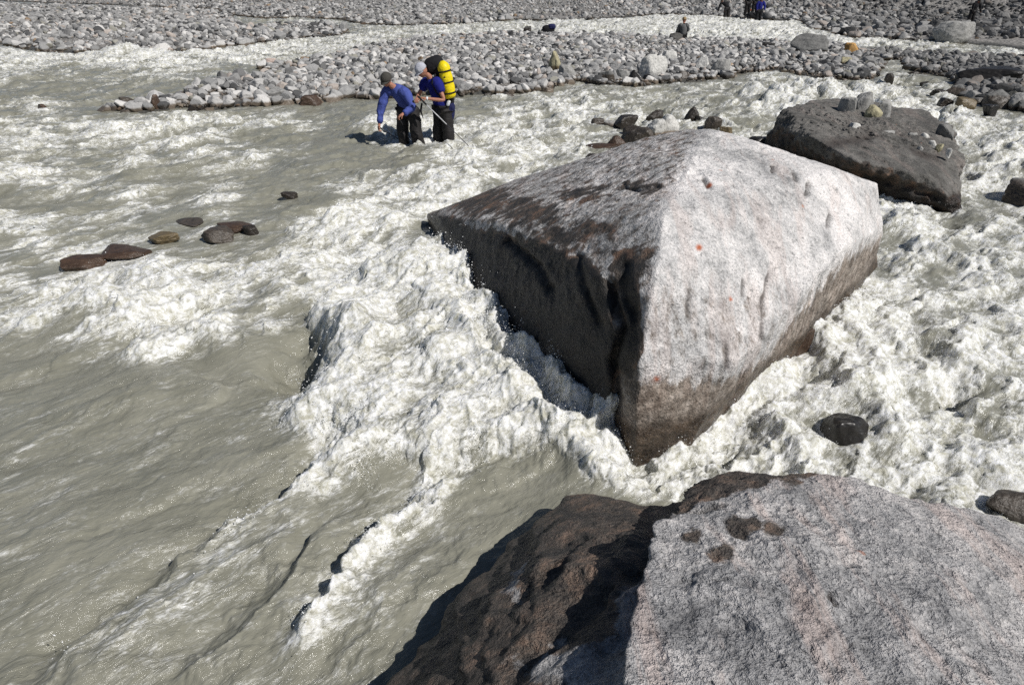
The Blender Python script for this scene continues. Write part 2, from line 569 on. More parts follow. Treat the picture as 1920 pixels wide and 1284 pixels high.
def boulder(name, pts, mat, level=7, p=36, amps=((1.0, 0.05), (3.0, 0.02), (9.0, 0.008), (26., 0.003)), seed=1, grooves=(), marks=None, smooth=True, extra=None, damp_shade=None, lichen=()):
    c, ns, hs = hull_planes(pts)
    d, f = ico(level)
    rad = planes_radius(d.astype(np.float64), ns, hs, p)
    V = c[None] + d * rad[:, None]
    # outward normals from the radius field
    e = V - c[None]
    disp = np.zeros(len(V))
    for fr, am in amps:
        t = n3(V * fr, seed)
        t2 = 1 - 2 * np.abs(n3(V * fr * 1.3 + 5, seed + 3))
        disp += am * (0.65 * t + 0.35 * t2)
        seed += 1
    px, py = proj(V[:, 0], V[:, 1], V[:, 2])
    ju = 5 * n3(V * 7, 41); jv = 5 * n3(V * 7, 42)
    gr = np.zeros(len(V))
    facing = ((V - np.array([0, 0, CAMH])) * d).sum(1) < 0
    for poly, wid, dep in grooves:
        dd, _, par = seg_dist(px + ju, py + jv, poly)
        w = np.exp(-(dd / wid) ** 2) * facing * np.clip(np.minimum(par, 1 - par) * 8 + .25, 0, 1)
        disp -= dep * w
        gr = np.maximum(gr, w)
    if extra is not None: disp = disp + extra(px + ju, py + jv)
    V = V + d * disp[:, None]
    me = mesh_np(name, V.astype(np.float32), f, smooth)
    add_attr(me, "groove", gr)
    st = np.zeros(len(V))
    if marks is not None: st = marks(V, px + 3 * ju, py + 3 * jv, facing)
    dm, li = np.zeros(len(V)), np.zeros(len(V))
    if damp_shade is not None: dm = damp_shade(px + 1.5 * ju, py + 1.5 * jv)
    for lx_, ly_, lr_ in lichen:
        li = np.maximum(li, np.clip(1.6 - np.hypot(px + ju * .3 - lx_, py + jv * .3 - ly_) / lr_, 0, 1))
    add_attr(me, "damp_shade", dm)
    add_attr(me, "lichen", li)
    add_attr(me, "stain_shade", st)
    return link(name, me, mat)

def granite_mat(name, pale, mid, dark, wet=0.18, pink=0.25, wetcol=(0.30, 0.25, 0.20), browns=((0.028, 0.024, 0.021), (0.075, 0.058, 0.045), (0.19, 0.11, 0.07)), bump=1.0, vein_rot=0.3, tint=(0.62, 0.47, 0.41), fuzz=0.12, streak=(1, 1, 1)):
    N = NT(name)
    geo = N.n("ShaderNodeNewGeometry").outputs["Position"]
    v = N.map(geo, scale=streak, rot=(0, 0, vein_rot))
    big_ = N.noise(v, 1.3, 5, 0.6, 0.4)
    med = N.noise(v, 7.0, 6, 0.68, 0.3)
    fin = N.noise(geo, 45.0, 3, 0.75)
    spk = N.noise(geo, 64.0, 3, 0.75)
    k = N.math('ADD', N.math('MULTIPLY', big_, 0.42), N.math('ADD', N.math('MULTIPLY', med, 0.36), N.math('MULTIPLY', fin, 0.22)))
    c = N.ramp(k, [(0.36, dark), (0.47, mid), (0.56, pale), (0.70, tuple(min(1, x * 1.12) for x in pale))])
    vein = N.noise(N.map(geo, scale=(5, 0.9, 0.9), rot=(0.1, 0.2, vein_rot)), 1.2, 4, 0.6, 0.6)
    vf = N.math('MULTIPLY', N.ramp(vein, [(0.52, 0.0), (0.62, 1.0)]), pink)
    c = N.mix(vf, c, tint)
    c = N.mix(1.0, c, N.ramp(spk, [(0.36, 0.58), (0.47, 0.94), (0.62, 1.08)]), 'MULTIPLY')
    # dark pits
    pit = N.noise(v, 16.0, 4, 0.6, 0.8)
    c = N.mix(N.ramp(pit, [(0.28, 0.75), (0.38, 0.0)]), c, dark)
    # orange lichen dots
    vo = N.n("ShaderNodeTexVoronoi", feature='F1'); vo.inputs["Scale"].default_value = 2.3; N.l(geo, vo.inputs["Vector"])
    dot = N.ramp(vo.outputs["Distance"], [(0.035, 1.0), (0.05, 0.0)])
    c = N.mix(N.math('MULTIPLY', dot, 0.5), c, (0.42, 0.13, 0.05))
    c = N.mix(N.attr("lichen").outputs["Fac"], c, (0.42, 0.10, 0.03))
    dmp = N.attr("damp_shade").outputs["Fac"]
    dn = N.ramp(N.math('ADD', dmp, N.math('MULTIPLY', N.math('SUBTRACT', N.noise(N.map(geo, scale=(1, 1, 0.35)), 14.0, 6, 0.7), 0.5), 1.6)), [(0.36, 0.0), (0.66, 1.0)])
    c = N.mix(dn, c, N.mix(1.0, c, N.ramp(N.noise(geo, 11.0, 6, 0.75), [(0.36, (0.16, 0.13, 0.105)), (0.52, (0.42, 0.37, 0.32)), (0.66, (0.68, 0.62, 0.56))]), 'MULTIPLY'))
    g = N.attr("groove").outputs["Fac"]
    c = N.mix(N.math('MULTIPLY', g, 0.8), c, (0.05, 0.04, 0.035))
    s = N.attr("stain_shade").outputs["Fac"]
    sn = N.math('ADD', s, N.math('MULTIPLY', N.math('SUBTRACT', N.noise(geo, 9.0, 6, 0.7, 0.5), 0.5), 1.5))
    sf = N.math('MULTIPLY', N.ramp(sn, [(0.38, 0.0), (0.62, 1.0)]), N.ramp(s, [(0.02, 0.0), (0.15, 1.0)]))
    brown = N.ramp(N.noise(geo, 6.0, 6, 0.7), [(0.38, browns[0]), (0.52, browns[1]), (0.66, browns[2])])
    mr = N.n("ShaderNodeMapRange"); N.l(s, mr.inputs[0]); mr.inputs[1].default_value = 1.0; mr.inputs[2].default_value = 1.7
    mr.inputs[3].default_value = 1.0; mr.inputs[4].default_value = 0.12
    brown = N.mix(1.0, brown, mr.outputs[0], 'MULTIPLY')  # high mark values blacken further: painted shade of flank and recess
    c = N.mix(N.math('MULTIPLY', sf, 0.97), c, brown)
    w = wetline(N, geo, wet, fuzz, 0.10)
    c = N.mix(w, c, N.mix(1.0, c, wetcol, 'MULTIPLY'))
    h = N.math('ADD', N.math('MULTIPLY', med, 1.0), N.math('ADD', N.math('MULTIPLY', fin, 0.35), N.math('MULTIPLY', N.math('MINIMUM', pit, 0.42), 1.2)))
    r = N.math('SUBTRACT', 0.85, N.math('MAXIMUM', N.math('MULTIPLY', w, 0.5), N.math('MULTIPLY', sf, 0.28)))
    return N.finish(N.bsdf(c, r, N.bump(h, 1.0 * bump, 0.04), 0.4))

MAT_CENTRAL = granite_mat("speckled_pale_granite", (0.78, 0.75, 0.73), (0.54, 0.53, 0.52), (0.20, 0.20, 0.20), wet=0.22, pink=0.22, fuzz=0.15)
MAT_NEAR = granite_mat("weathered_grey_granite", (0.58, 0.555, 0.54), (0.36, 0.355, 0.355), (0.15, 0.15, 0.155), wet=0.1, pink=0.36, bump=1.6, vein_rot=-0.35, browns=((0.028, 0.025, 0.023), (0.085, 0.068, 0.055), (0.21, 0.14, 0.10)))
MAT_DARK = granite_mat("dark_grey_rock", (0.19, 0.18, 0.165), (0.115, 0.11, 0.10), (0.06, 0.058, 0.055), wet=0.14, pink=0.1, bump=1.2)

def pw(l): return [P(*q) for q in l]

CENTRAL = pw([(1330, 243, 1.66), (1285, 244, 1.60), (1225, 256, 1.50), (1080, 325, 0.95), (940, 347, 0.60), (850, 386, 0.40), (950, 420, 0.85), (800, 402, 0.12),
              (1350, 248, 1.64), (1420, 272, 1.58), (1500, 302, 1.48), (1560, 326, 1.38), (1640, 345, 1.16), (1652, 425, 0.75), (1645, 500, 0.12),
              (1245, 400, 1.50), (1235, 500, 1.30), (1140, 520, 1.14), (1060, 452, 1.08),
              (1200, 660, 0.85), (1380, 680, 0.62), (1480, 560, 0.78), (1575, 468, 0.95),
              (1190, 855, 0.0), (1290, 838, 0.0), (1360, 770, 0.05), (1480, 650, 0.0), (1570, 590, 0.0),
              (1150, 780, 0.14), (1000, 655, 0.24), (900, 545, 0.24), (830, 430, 0.12)]) + \
          [P(1190, 855, 0) + Vector((0.1, 0.25, -0.8)), P(1480, 640, 0) + Vector((-.2, .3, -0.8)), P(1000, 655, .24) + Vector((0.1, 0.1, -1.0)), P(900, 545, .24) + Vector((0.1, 0.1, -1.0)), P(800, 402) + Vector((0.2, -.1, -0.8)),
           P(1640, 500) + Vector((-.2, 1.0, -0.8)), P(1225, 256, 1.5) + Vector((0, 1.4, -2.3)), P(1640, 345, 1.16) + Vector((-.2, .6, -1.9)), P(1420, 274, 1.5) + Vector((0, 1.0, -2.3))]

def central_marks(V, px, py, facing):
    def blob(cx, cy, rx, ry): return np.clip(1.25 - np.sqrt(((px - cx) / rx) ** 2 + ((py - cy) / ry) ** 2), 0, 1)
    s = np.zeros(len(V))
    for b in ((900, 375, 120, 55), (990, 400, 110, 40), (1060, 445, 95, 35), (1190, 500, 45, 55), (1120, 430, 60, 25), (1090, 365, 90, 22), (1200, 350, 60, 14), (1215, 470, 30, 20)):
        s = np.maximum(s, 0.8 * blob(*b))
    # the wet belt round the foot, higher on the prow and under the right flank
    lx = [0, 1150, 1200, 1300, 1380, 1440, 1500, 1560, 1600, 1660, 1900]
    ly = [500, 500, 705, 712, 700, 640, 570, 500, 470, 440, 440]
    d_, sg_, _ = seg_dist(px, py, [(1320, 235), (1290, 320), (1245, 400), (1232, 520)])
    topl = np.clip(sg_ * d_ / 14, 0, 1) * (px < 1330) * (py < 530)
    s = np.maximum(s, 0.42 * np.abs(topl))  # upper left face toned down, partly to paint in its weaker light
    dr, _, _ = seg_dist(px, py, [(1168, 490), (1182, 560), (1180, 620), (1166, 690)])
    s = np.maximum(s, 1.8 * np.clip(1.5 - dr / 20, 0, 1))  # shadow in the prow's recess, painted as black colour
    # the left flank: dark rock, its shade painted in as near-black colour
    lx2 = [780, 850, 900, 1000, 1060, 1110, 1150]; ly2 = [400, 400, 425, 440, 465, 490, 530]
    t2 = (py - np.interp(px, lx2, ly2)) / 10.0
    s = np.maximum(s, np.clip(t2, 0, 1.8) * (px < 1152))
    return s

def central_damp_shade(px, py):
    lx = [0, 1140, 1180, 1200, 1300, 1380, 1440, 1500, 1540, 1575, 1620, 1660, 1900]
    ly = [500, 500, 620, 705, 716, 706, 655, 575, 525, 488, 458, 440, 440]
    g_ = 0.33 * sstep(500, 560, py) * (px > 1190)  # lower front greyed: painted shade of the less lit facet, no wetness
    d_, sg_, _ = seg_dist(px, py, [(1320, 235), (1290, 320), (1245, 400), (1232, 520)])
    g_ = np.maximum(g_, 0.40 * np.clip(sg_ * d_ / 14, 0, 1) * (px < 1330) * (py < 530))  # upper left face greyed in colour, partly carrying its shading
    return np.maximum(g_, np.clip(0.5 + (py - np.interp(px, lx, ly)) / 55.0, 0, 1) * (px > 1146))
central = boulder("boulder", CENTRAL, MAT_CENTRAL, damp_shade=central_damp_shade, lichen=((1310, 465, 5), (1232, 708, 5), (1222, 905, 5), (1330, 348, 4), (1368, 560, 3)), level=8, p=450, seed=3,
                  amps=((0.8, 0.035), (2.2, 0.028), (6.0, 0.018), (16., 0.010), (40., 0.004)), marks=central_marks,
                  grooves=(([(1142, 515), (1150, 560), (1168, 620), (1152, 680), (1160, 740), (1148, 775)], 9, 0.10),
                           ([(1175, 480), (1165, 540), (1190, 600), (1185, 660)], 15, 0.07),
                           ([(1460, 290), (1452, 305), (1448, 325)], 4, 0.04), ([(1520, 305), (1522, 335), (1505, 370)], 4.5, 0.05),
                           ([(1575, 345), (1568, 370)], 4, 0.04), ([(1320, 335), (1330, 355)], 4, 0.03), ([(1550, 385), (1552, 430)], 4, 0.03), ([(1480, 310), (1492, 345)], 3.5, 0.03), ([(1360, 640), (1362, 690)], 4, 0.02), ([(1290, 540), (1292, 600)], 4, 0.02),
                           ([(1170, 352), (1200, 360), (1240, 352)], 4, 0.03), ([(900, 420), (960, 455), (1010, 500), (1040, 560)], 8, 0.05),
                           ([(1425, 600), (1425, 640)], 4, 0.02), ([(1440, 510), (1425, 560), (1425, 600)], 3, 0.015),
                           ([(1390, 520), (1392, 560)], 3, 0.02), ([(1080, 470), (1100, 540), (1130, 620)], 7, 0.04)))
tag(central, "huge pale granite boulder with a dark left flank, in the rapids at the centre", "boulder")

NEARB = pw([(1070, 935, 0.22), (1190, 925, 0.45), (1340, 905, 0.66), (1450, 890, 0.76), (1510, 895, 0.80), (1590, 917, 0.80), (1720, 946, 0.76),
            (1810, 950, 0.70), (1860, 967, 0.62), (1920, 1005, 0.5), (2060, 1100, 0.42),
            (1240, 1010, 0.92), (1210, 1130, 1.00), (1180, 1284, 1.08), (1500, 1100, 0.98), (1700, 1150, 0.95), (1900, 1200, 0.85),
            (1070, 938, 0.25), (960, 1040, 0.25), (860, 1160, 0.22), (765, 1284, 0.2), (600, 1500, .2),
            (1150, 1700, 1.22), (1800, 1700, 1.15), (2200, 1500, 0.8)]) + \
        [P(765, 1284) + Vector((.1, 0, -.7)), P(1070, 935) + Vector((.1, -.1, -.7)), P(2060, 1100) + Vector((-.1, -.2, -.7)), Vector((-0.6, -0.6, -.7)), Vector((2.6, -0.6, -.5)), Vector((-.2, -.9, 1.0)), Vector((2.2, -.9, .8)), P(1510, 895) + Vector((0, 0, -.9))]

def near_marks(V, px, py, facing):
    def blob(cx, cy, rx, ry): return np.clip(1.2 - np.sqrt(((px - cx) / rx) ** 2 + ((py - cy) / ry) ** 2), 0, 1)
    lx = [740, 1000, 1070, 1180, 1250, 1400, 1500, 1545]
    s = np.zeros(len(V))
    # brown left slope: left of the line (1060,1284)-(1240,1000)-(1500,900)
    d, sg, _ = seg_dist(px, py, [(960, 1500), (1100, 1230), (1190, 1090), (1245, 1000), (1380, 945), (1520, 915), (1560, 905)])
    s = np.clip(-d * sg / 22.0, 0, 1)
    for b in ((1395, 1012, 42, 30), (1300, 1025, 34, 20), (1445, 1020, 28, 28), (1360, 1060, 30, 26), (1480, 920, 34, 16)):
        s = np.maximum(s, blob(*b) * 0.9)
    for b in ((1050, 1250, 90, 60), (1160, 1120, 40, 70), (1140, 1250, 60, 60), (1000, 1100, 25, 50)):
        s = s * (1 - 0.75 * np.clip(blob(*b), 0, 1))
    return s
def near_extra(px, py):
    dd, sg, _ = seg_dist(px, py, [(1262, 985), (1245, 1020), (1222, 1090), (1200, 1170), (1178, 1300)])
    left = np.clip(sg, 0, 1)
    e = -0.13 * sstep(0, 22, dd) * (1 - sstep(50, 190, dd)) * left + 0.03 * np.exp(-(dd / 25) ** 2)
    d2, s2, _ = seg_dist(px, py, [(960, 1500), (1100, 1230), (1190, 1090), (1245, 1000), (1380, 945), (1520, 915), (1560, 905)])
    lf = np.clip(-d2 * s2 / 40.0, 0, 1) * sstep(1290, 1200, px) * sstep(940, 1010, py)
    q = np.stack([(px + .6 * py) / 95, (py - .6 * px) / 230, px * 0], 1)
    e = e + lf * (0.050 * (1 - 2 * np.abs(n3(q, 601))) + 0.030 * (1 - 2 * np.abs(n3(q * 2.3, 602))) + 0.014 * n3(q * 5.5, 603))
    dd, sg, _ = seg_dist(px, py, [(1190, 935), (1225, 985), (1130, 1090), (1040, 1200), (960, 1300)])
    e = e - 0.05 * np.exp(-(dd / 16) ** 2)
    return e
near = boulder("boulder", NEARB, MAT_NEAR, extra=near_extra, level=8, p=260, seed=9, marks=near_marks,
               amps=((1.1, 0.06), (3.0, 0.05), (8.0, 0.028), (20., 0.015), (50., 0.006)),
               grooves=(([(1240, 1000), (1290, 975), (1370, 950), (1440, 920)], 8, 0.05), ([(1190, 935), (1230, 975), (1225, 1020)], 12, 0.05),
                        ([(1540, 1120), (1560, 1140)], 4, 0.02), ([(1730, 970), (1770, 955), (1800, 950)], 5, 0.03), ([(1100, 1000), (1060, 1080), (1000, 1150)], 10, 0.05)))
tag(near, "grey granite boulder with a wet brown left slope, filling the bottom right foreground", "boulder")

DARKB = pw([(1440, 268, 0.25), (1458, 232, 0.62), (1480, 208, 0.80), (1520, 192, 0.84), (1560, 188, 0.80), (1640, 195, 0.72), (1740, 212, 0.70), (1785, 240, 0.62), (1795, 290, 0.45),
            (1800, 345, 0.25), (1795, 395, 0.0), (1770, 392, 0.0), (1690, 362, 0.0), (1600, 350, 0.0), (1500, 320, 0.0), (1435, 285, 0.0),
            (1600, 300, 0.62), (1680, 320, 0.5), (1740, 330, 0.45), (1530, 260, 0.72), (1765, 375, 0.1)]) + \
        [P(1700, 370) + Vector((0, .3, -.8)), P(1500, 320) + Vector((0, .2, -.8)), P(1790, 240, .6) + Vector((0, .5, -1.4)), P(1510, 200, .7) + Vector((0.1, .6, -1.4)), P(1640, 195, .7) + Vector((0.1, .8, -1.2))]
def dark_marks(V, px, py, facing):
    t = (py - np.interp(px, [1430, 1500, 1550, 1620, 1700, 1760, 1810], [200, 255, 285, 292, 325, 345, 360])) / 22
    return np.clip(t, 0, 1.25)  # craggy front darkened for wet rock and for its shade, painted in
darkb = boulder("boulder", DARKB, MAT_DARK, level=8, p=160, seed=17, marks=dark_marks,
                amps=((0.9, 0.06), (2.2, 0.10), (5.5, 0.06), (14., 0.032), (30., 0.014)),
                grooves=(([(1540, 275), (1600, 262), (1640, 255)], 9, 0.08), ([(1500, 300), (1600, 330), (1700, 350), (1760, 372)], 8, 0.10),
                         ([(1640, 320), (1650, 345), (1640, 360)], 10, 0.08), ([(1700, 280), (1760, 300)], 7, 0.05)))
tag(darkb, "dark brown flat topped boulder carrying grey stones, behind the pale central boulder", "boulder")

# -------- single rocks: (px, waterline py, width px, height px, tone, label)
def tone_mat(name, col, wet=0.05, rough=0.85, bs_=0.8):
    N = NT(name)
    geo = N.n("ShaderNodeNewGeometry").outputs["Position"]
    k = N.noise(geo, 14.0, 6, 0.7)
    k2 = N.noise(geo, 70.0, 3, 0.7)
    kk = N.math('ADD', N.math('MULTIPLY', k, 0.65), N.math('MULTIPLY', k2, 0.35))
    c = N.ramp(kk, [(0.34, tuple(v * 0.45 for v in col)), (0.5, col), (0.66, tuple(min(1, v * 1.5) for v in col))])
    w = wetline(N, geo, wet, 0.05, 0.05)
    c = N.mix(w, c, N.mix(1.0, c, (0.4, 0.33, 0.27), 'MULTIPLY'))
    r = N.math('SUBTRACT', rough, N.math('MULTIPLY', w, rough * 0.5))
    return N.finish(N.bsdf(c, r, N.bump(kk, bs_, 0.02), 0.5))
TM = {"dark": tone_mat("wet_dark_rock", (0.075, 0.072, 0.066), 0.30), "pale": tone_mat("pale_stone", (0.50, 0.49, 0.46)), "grey": tone_mat("mid_grey_stone", (0.28, 0.275, 0.26)),
      "red": tone_mat("reddish_brown_rock", (0.15, 0.11, 0.085), 0.30), "orange": tone_mat("orange_rock", (0.42, 0.24, 0.08)), "wet": simple_mat("glossy_wet_rock", (0.020, 0.018, 0.016), 0.38, 10, 0.5, 0.2, 0.02, 0.4),
      "olive": tone_mat("olive_stone", (0.33, 0.30, 0.19), 0.25), "pink": tone_mat("pinkish_stone", (0.50, 0.40, 0.35)), "slate": tone_mat("slate_rock", (0.16, 0.158, 0.15), 0.25)}

def rock(px, py, w, h, tone, label, seed, cat="rock", zbase=0.0, sink=0.25, shape=14, name="rock", group=None, yaw=None, level=5, deep=0.8, rough=0.06):
    p0 = P(px, py, zbase)
    dep = p0.y * cT - (zbase - CAMH) * sT
    ppm = FPX / dep
    Wm, Hm = w / ppm, h / ppm / 0.93
    D = max(Wm * deep, Hm * 0.8)
    v, f = cobble(level, seed, shape, 1.0, rough)
    r = random.Random(seed)
    a = r.uniform(0, 6.28) if yaw is None else yaw
    v = v @ np.array(Matrix.Rotation(a, 3, 'Z').transposed(), np.float32)
    mn, mx = v.min(0), v.max(0)
    v = (v - (mn + mx) / 2) / (mx - mn)
    v[:, 0] *= Wm; v[:, 1] *= D; v[:, 2] *= Hm * 1.5
    v[:, 2] += Hm * sink
    me = mesh_np(name, v, f, tone == 'wet' and level == 6)
    o = link(name, me, TM[tone], None, (p0.x, p0.y + D * 0.42, zbase))
    tag(o, label, cat, group)
    return o

rk = [
 # rocks in the water at left
 (142, 508, 82, 26, "red", "reddish wet rock poking from foam at far left, leftmost of its row"),
 (217, 490, 92, 22, "red", "low reddish brown rock right beside the leftmost one in the left foam"),
 (301, 458, 60, 26, "olive", "smooth olive wet rock with a bright glint, in the left current"),
 (402, 455, 62, 32, "slate", "grey slabby rock in left current, left of the jagged one"),
 (432, 436, 70, 16, "red", "flat tan rock joined to the jagged rock in the left current"),
 (467, 440, 30, 22, "dark", "small jagged dark rock in the left current"),
 (540, 372, 28, 15, "dark", "small round dark rock alone in calm brown water at left"),
 (345, 425, 60, 10, "slate", "low grey rock awash just behind the smooth olive wet rock"),
 (365, 540, 40, 10, "red", "small brown rock showing through foam in front of the left row"),
 (390, 640, 0, 0, None, None),
 # cluster behind the central boulder
 (1122, 236, 22, 13, "slate", "small brown rock at the left end of the rock cluster behind the central boulder"),
 (1148, 240, 24, 12, "grey", "small grey rock second from left in the cluster behind the central boulder"),
 (1176, 243, 36, 24, "dark", "broad dark olive rock in the cluster behind the central boulder"),
 (1190, 256, 34, 18, "dark", "dark wet rock in front of the broad dark olive rock"),
 (1208, 262, 32, 20, "slate", "dark grey rock in middle of the cluster, against the central boulder"),
 (1228, 232, 28, 24, "dark", "round black rock standing highest in the cluster behind the central boulder"),
 (1230, 255, 32, 30, "pale", "light grey rock left of the pale round one in the cluster"),
 (1255, 253, 34, 36, "pale", "pale round rock, brightest in the cluster behind the central boulder"),
 (1158, 281, 30, 24, "red", "square reddish brown rock touching the back left of the central boulder"),
 (1184, 272, 30, 24, "dark", "black angular rock between the square reddish rock and the central boulder"),
 (1130, 284, 50, 12, "red", "low slanting red brown rock awash at the back left of the central boulder"),
 (1118, 300, 26, 8, "dark", "flat black rock awash just left of the central boulder's shoulder"),
 (1297, 228, 22, 26, "dark", "upright dark rock just above the top of the central boulder"),
 (1312, 230, 12, 12, "dark", "small dark rock right of the upright dark rock"),
 (1338, 242, 26, 22, "slate", "brown mottled rock above the central boulder's peak, right one"),
 (1362, 252, 22, 14, "olive", "olive wet rock right behind the peak of the central boulder"),
 (1425, 275, 44, 14, "wet", "black wet rock in shade between the central and the dark boulder"),
 # right channel
 (1590, 838, 100, 46, "wet", "black wet rock with bright glints in the right hand rapids"),
 (1925, 985, 110, 40, "slate", "dark grey rock at right edge behind the near boulder"),
 (1955, 385, 110, 34, "slate", "dark rock at the right edge of the photo in the rapids"),
 (1495, 672, 60, 52, "red", "reddish brown rock wedged under the central boulder's right flank"),
 # right bank
 (1868, 164, 110, 30, "wet", "long low black boulder on the right bank"),
 (1800, 186, 40, 22, "slate", "grey wet rock in front of the long low black boulder"),
 (1762, 182, 26, 12, "dark", "small black rock awash left of the right bank"),
 (1880, 204, 50, 28, "slate", "rounded dark grey boulder at the right bank's water edge"),
 (1915, 206, 44, 26, "grey", "brownish grey boulder at the right edge of the photo on the bank"),
 (1775, 200, 30, 14, "dark", "black rock in white water off the right bank"),
 (1860, 218, 30, 18, "wet", "small black wet rock nearest the camera off the right bank"),
 (1815, 205, 36, 18, "olive", "pale brown rock with water running round it, off the right bank"),
 (1668, 152, 18, 13, "dark", "small dark square rock at the middle bar's right end"),
 (1715, 142, 22, 6, "dark", "thin dark rock in the calm grey pool at right"),
 (1735, 160, 16, 6, "dark", "tiny dark rock off the calm grey pool at right"),
 # bars and far side
 (1795, 84, 72, 36, "grey", "large grey boulder at the edge of the back stream, far right"),
 (1740, 28, 48, 28, "grey", "big pale flat topped boulder on the far plain at upper right"),
 (1525, 103, 70, 32, "slate", "big dark boulder with a slanted ridge on the middle gravel bar"),
 (1439, 100, 40, 17, "dark", "low dark boulder left of the slanted boulder"),
 (1597, 102, 26, 18, "orange", "orange boulder on the gravel bar right of the slanted boulder"),
 (1592, 126, 28, 15, "olive", "olive green boulder on the bar below the orange boulder"),
 (1268, 88, 26, 22, "dark", "dark boulder beside the seated person"),
 (989, 66, 15, 14, "dark", "small dark pyramid shaped rock near the dark blue rucksack"),
 (1040, 134, 24, 32, "olive", "leaning olive brown boulder on the middle bar right of the hikers"),
 (1064, 148, 34, 22, "grey", "grey rounded boulder at the waterline next to the leaning olive brown boulder"),
 (1137, 158, 32, 22, "slate", "dark wet boulder at the waterline, left of the large split boulder"),
 (1168, 156, 26, 22, "grey", "speckled grey boulder between two dark wet boulders at the waterline"),
 (1190, 160, 28, 24, "wet", "black wet boulder at the waterline left of the large split boulder"),
 (1226, 152, 52, 40, "pale", "large pale split boulder at the middle bar's water edge"),
 (1222, 124, 34, 18, "pale", "pale boulder right behind the large split boulder"),
 (1254, 126, 30, 26, "pale", "upright pale boulder behind and right of the large split boulder"),
 (1318, 136, 28, 26, "pale", "pale angular boulder at water edge, right of the split boulder"),
 (1352, 142, 42, 26, "grey", "grey boulder at water edge below the slanted boulder"),
 (1282, 152, 30, 16, "slate", "low brown wet boulder between the split and the pale angular boulder"),
 (525, 192, 56, 22, "grey", "big rounded brown boulder at the left part of the middle bar's waterline"),
 (290, 208, 20, 26, "red", "upright reddish brown boulder on the bar's narrow left tip"),
 (235, 206, 36, 20, "slate", "dark brown boulder at the bar's narrow left tip"),
 (580, 198, 40, 16, "red", "low brown boulder right of the big rounded brown boulder"),
 (77, 207, 16, 10, "red", "small reddish rock alone in foam left of the bar's tip"),
 (505, 126, 26, 14, "pink", "low pinkish rock at the back waterline of the middle bar"),
 (244, 100, 0, 0, None, None),
]
for i, (px, py, w, h, tone, label) in enumerate(rk):
    if tone is None: continue
    zb = 0.0
    if px < 600 and py > 330: h *= 0.62
    if 1100 < px < 1380 and 225 < py < 310: w *= 1.25; h *= 0.9
    if label and ("bar" in label and "water" not in label and "tip" not in label): zb = 0.12
    big_one = w > 60
    rock(px, py, w, h, tone, label, 500 + i * 7, cat="boulder" if "boulder" in label else "rock", zbase=zb, name="boulder" if "boulder" in label.split(",")[0].split(" beside")[0] and False else "rock", level=6 if w > 45 and py > 300 else 5)

# stones lying on the dark boulder
for i, (px, py, w, h, tone, label) in enumerate([
    (1592, 216, 34, 28, "grey", "grey stone leftmost of the four piled on the dark boulder"),
    (1623, 212, 38, 34, "grey", "tallest grey stone of the four piled on the dark boulder"),
    (1640, 222, 32, 20, "olive", "brownish stone at the front of the four piled on the dark boulder"),
    (1660, 219, 28, 28, "grey", "rounded grey stone rightmost of the four piled on the dark boulder"),
    (1606, 254, 30, 20, "pale", "pale angular stone alone in the middle of the dark boulder"),
    (1668, 256, 34, 8, "grey", "flat slab on top of the dark boulder, right of its middle"),
    (1712, 268, 22, 16, "grey", "grey pebble at the left of the loose stones on the dark boulder's right side"),
    (1734, 268, 18, 16, "pale", "pale round pebble on the dark boulder's right side"),
    (1750, 278, 14, 12, "pale", "small pale pebble below the pale round pebble on the dark boulder"),
    (1778, 262, 32, 24, "slate", "dark slate stone at the right rim of the dark boulder"),
    (1762, 284, 14, 12, "olive", "small brown pebble near the right rim of the dark boulder"),
    (1780, 292, 12, 12, "pale", "small pale pebble nearest the water on the dark boulder"),
    (1728, 284, 12, 8, "grey", "tiny grey pebble at the front of the dark boulder's loose stones"),
]):
    rock(px, py, w, h, tone, label, 900 + i * 5, cat="stone", zbase=0.74 if py < 240 else (0.64 if py < 262 else 0.56), name="stone", group="stones on the dark boulder", level=4, deep=0.9)

# ------------------------------------------------------------------ water
FX = np.arange(0, 2000, 80)
FOAM_ROWS = {
 30:  "4444445556677777889876555",
 50:  "4444444555666777889876555",
 80:  "6777777777677778898886667",
 110: "7778877665444445555555558",
 140: "5445543332334555566655211",
 170: "3233222222235656556777753",
 200: "4634333322335665546787866",
 230: "5465666635657766555668866",
 260: "6765753214677765556667767",
 300: "5435455322577655555566777",
 340: "6674342246876555555566777",
 380: "2235452268765555555558656",
 420: "6644343577545555555558767",
 460: "4654444688545555555555557",
 500: "6567756578675555555557667",
 550: "6678866589775555555588787",
 600: "6767774399875555555598777",
 650: "4346631087765555599976878",
 700: "2223322287766555699988767",
 750: "2222222687557755699997677",
 800: "2222222587765679999647687",
 850: "2222222286436678999856688",
 900: "2222222342522279899967777",
 950: "2222222222411112599977788",
 1000: "2222222224211112377777777",
 1100: "2222222222211111111111111",
 1300: "2222222222211111111111111",
}
FY = np.array(sorted(FOAM_ROWS), float)
FG = np.array([[int(c) for c in FOAM_ROWS[int(k)]] for k in FY], np.float32) / 9.0

def density(X, Y):
    px, py = proj(X, Y, np.zeros_like(X))
    gx = np.clip(px / 80.0, 0, 23.999)
    gy = np.interp(py, FY, np.arange(len(FY)))
    gy = np.clip(gy, 0, len(FY) - 1.001)
    ix, iy = gx.astype(int), gy.astype(int)
    fx, fy = gx - ix, gy - iy
    fx = fx * fx * (3 - 2 * fx); fy = fy * fy * (3 - 2 * fy)
    a = FG[iy, ix] * (1 - fx) + FG[iy, ix + 1] * fx
    b = FG[iy + 1, ix] * (1 - fx) + FG[iy + 1, ix + 1] * fx
    return a * (1 - fy) + b * fy

def ridged(x, y, seed):
    return 1 - 2 * np.abs(n2(x, y, seed))

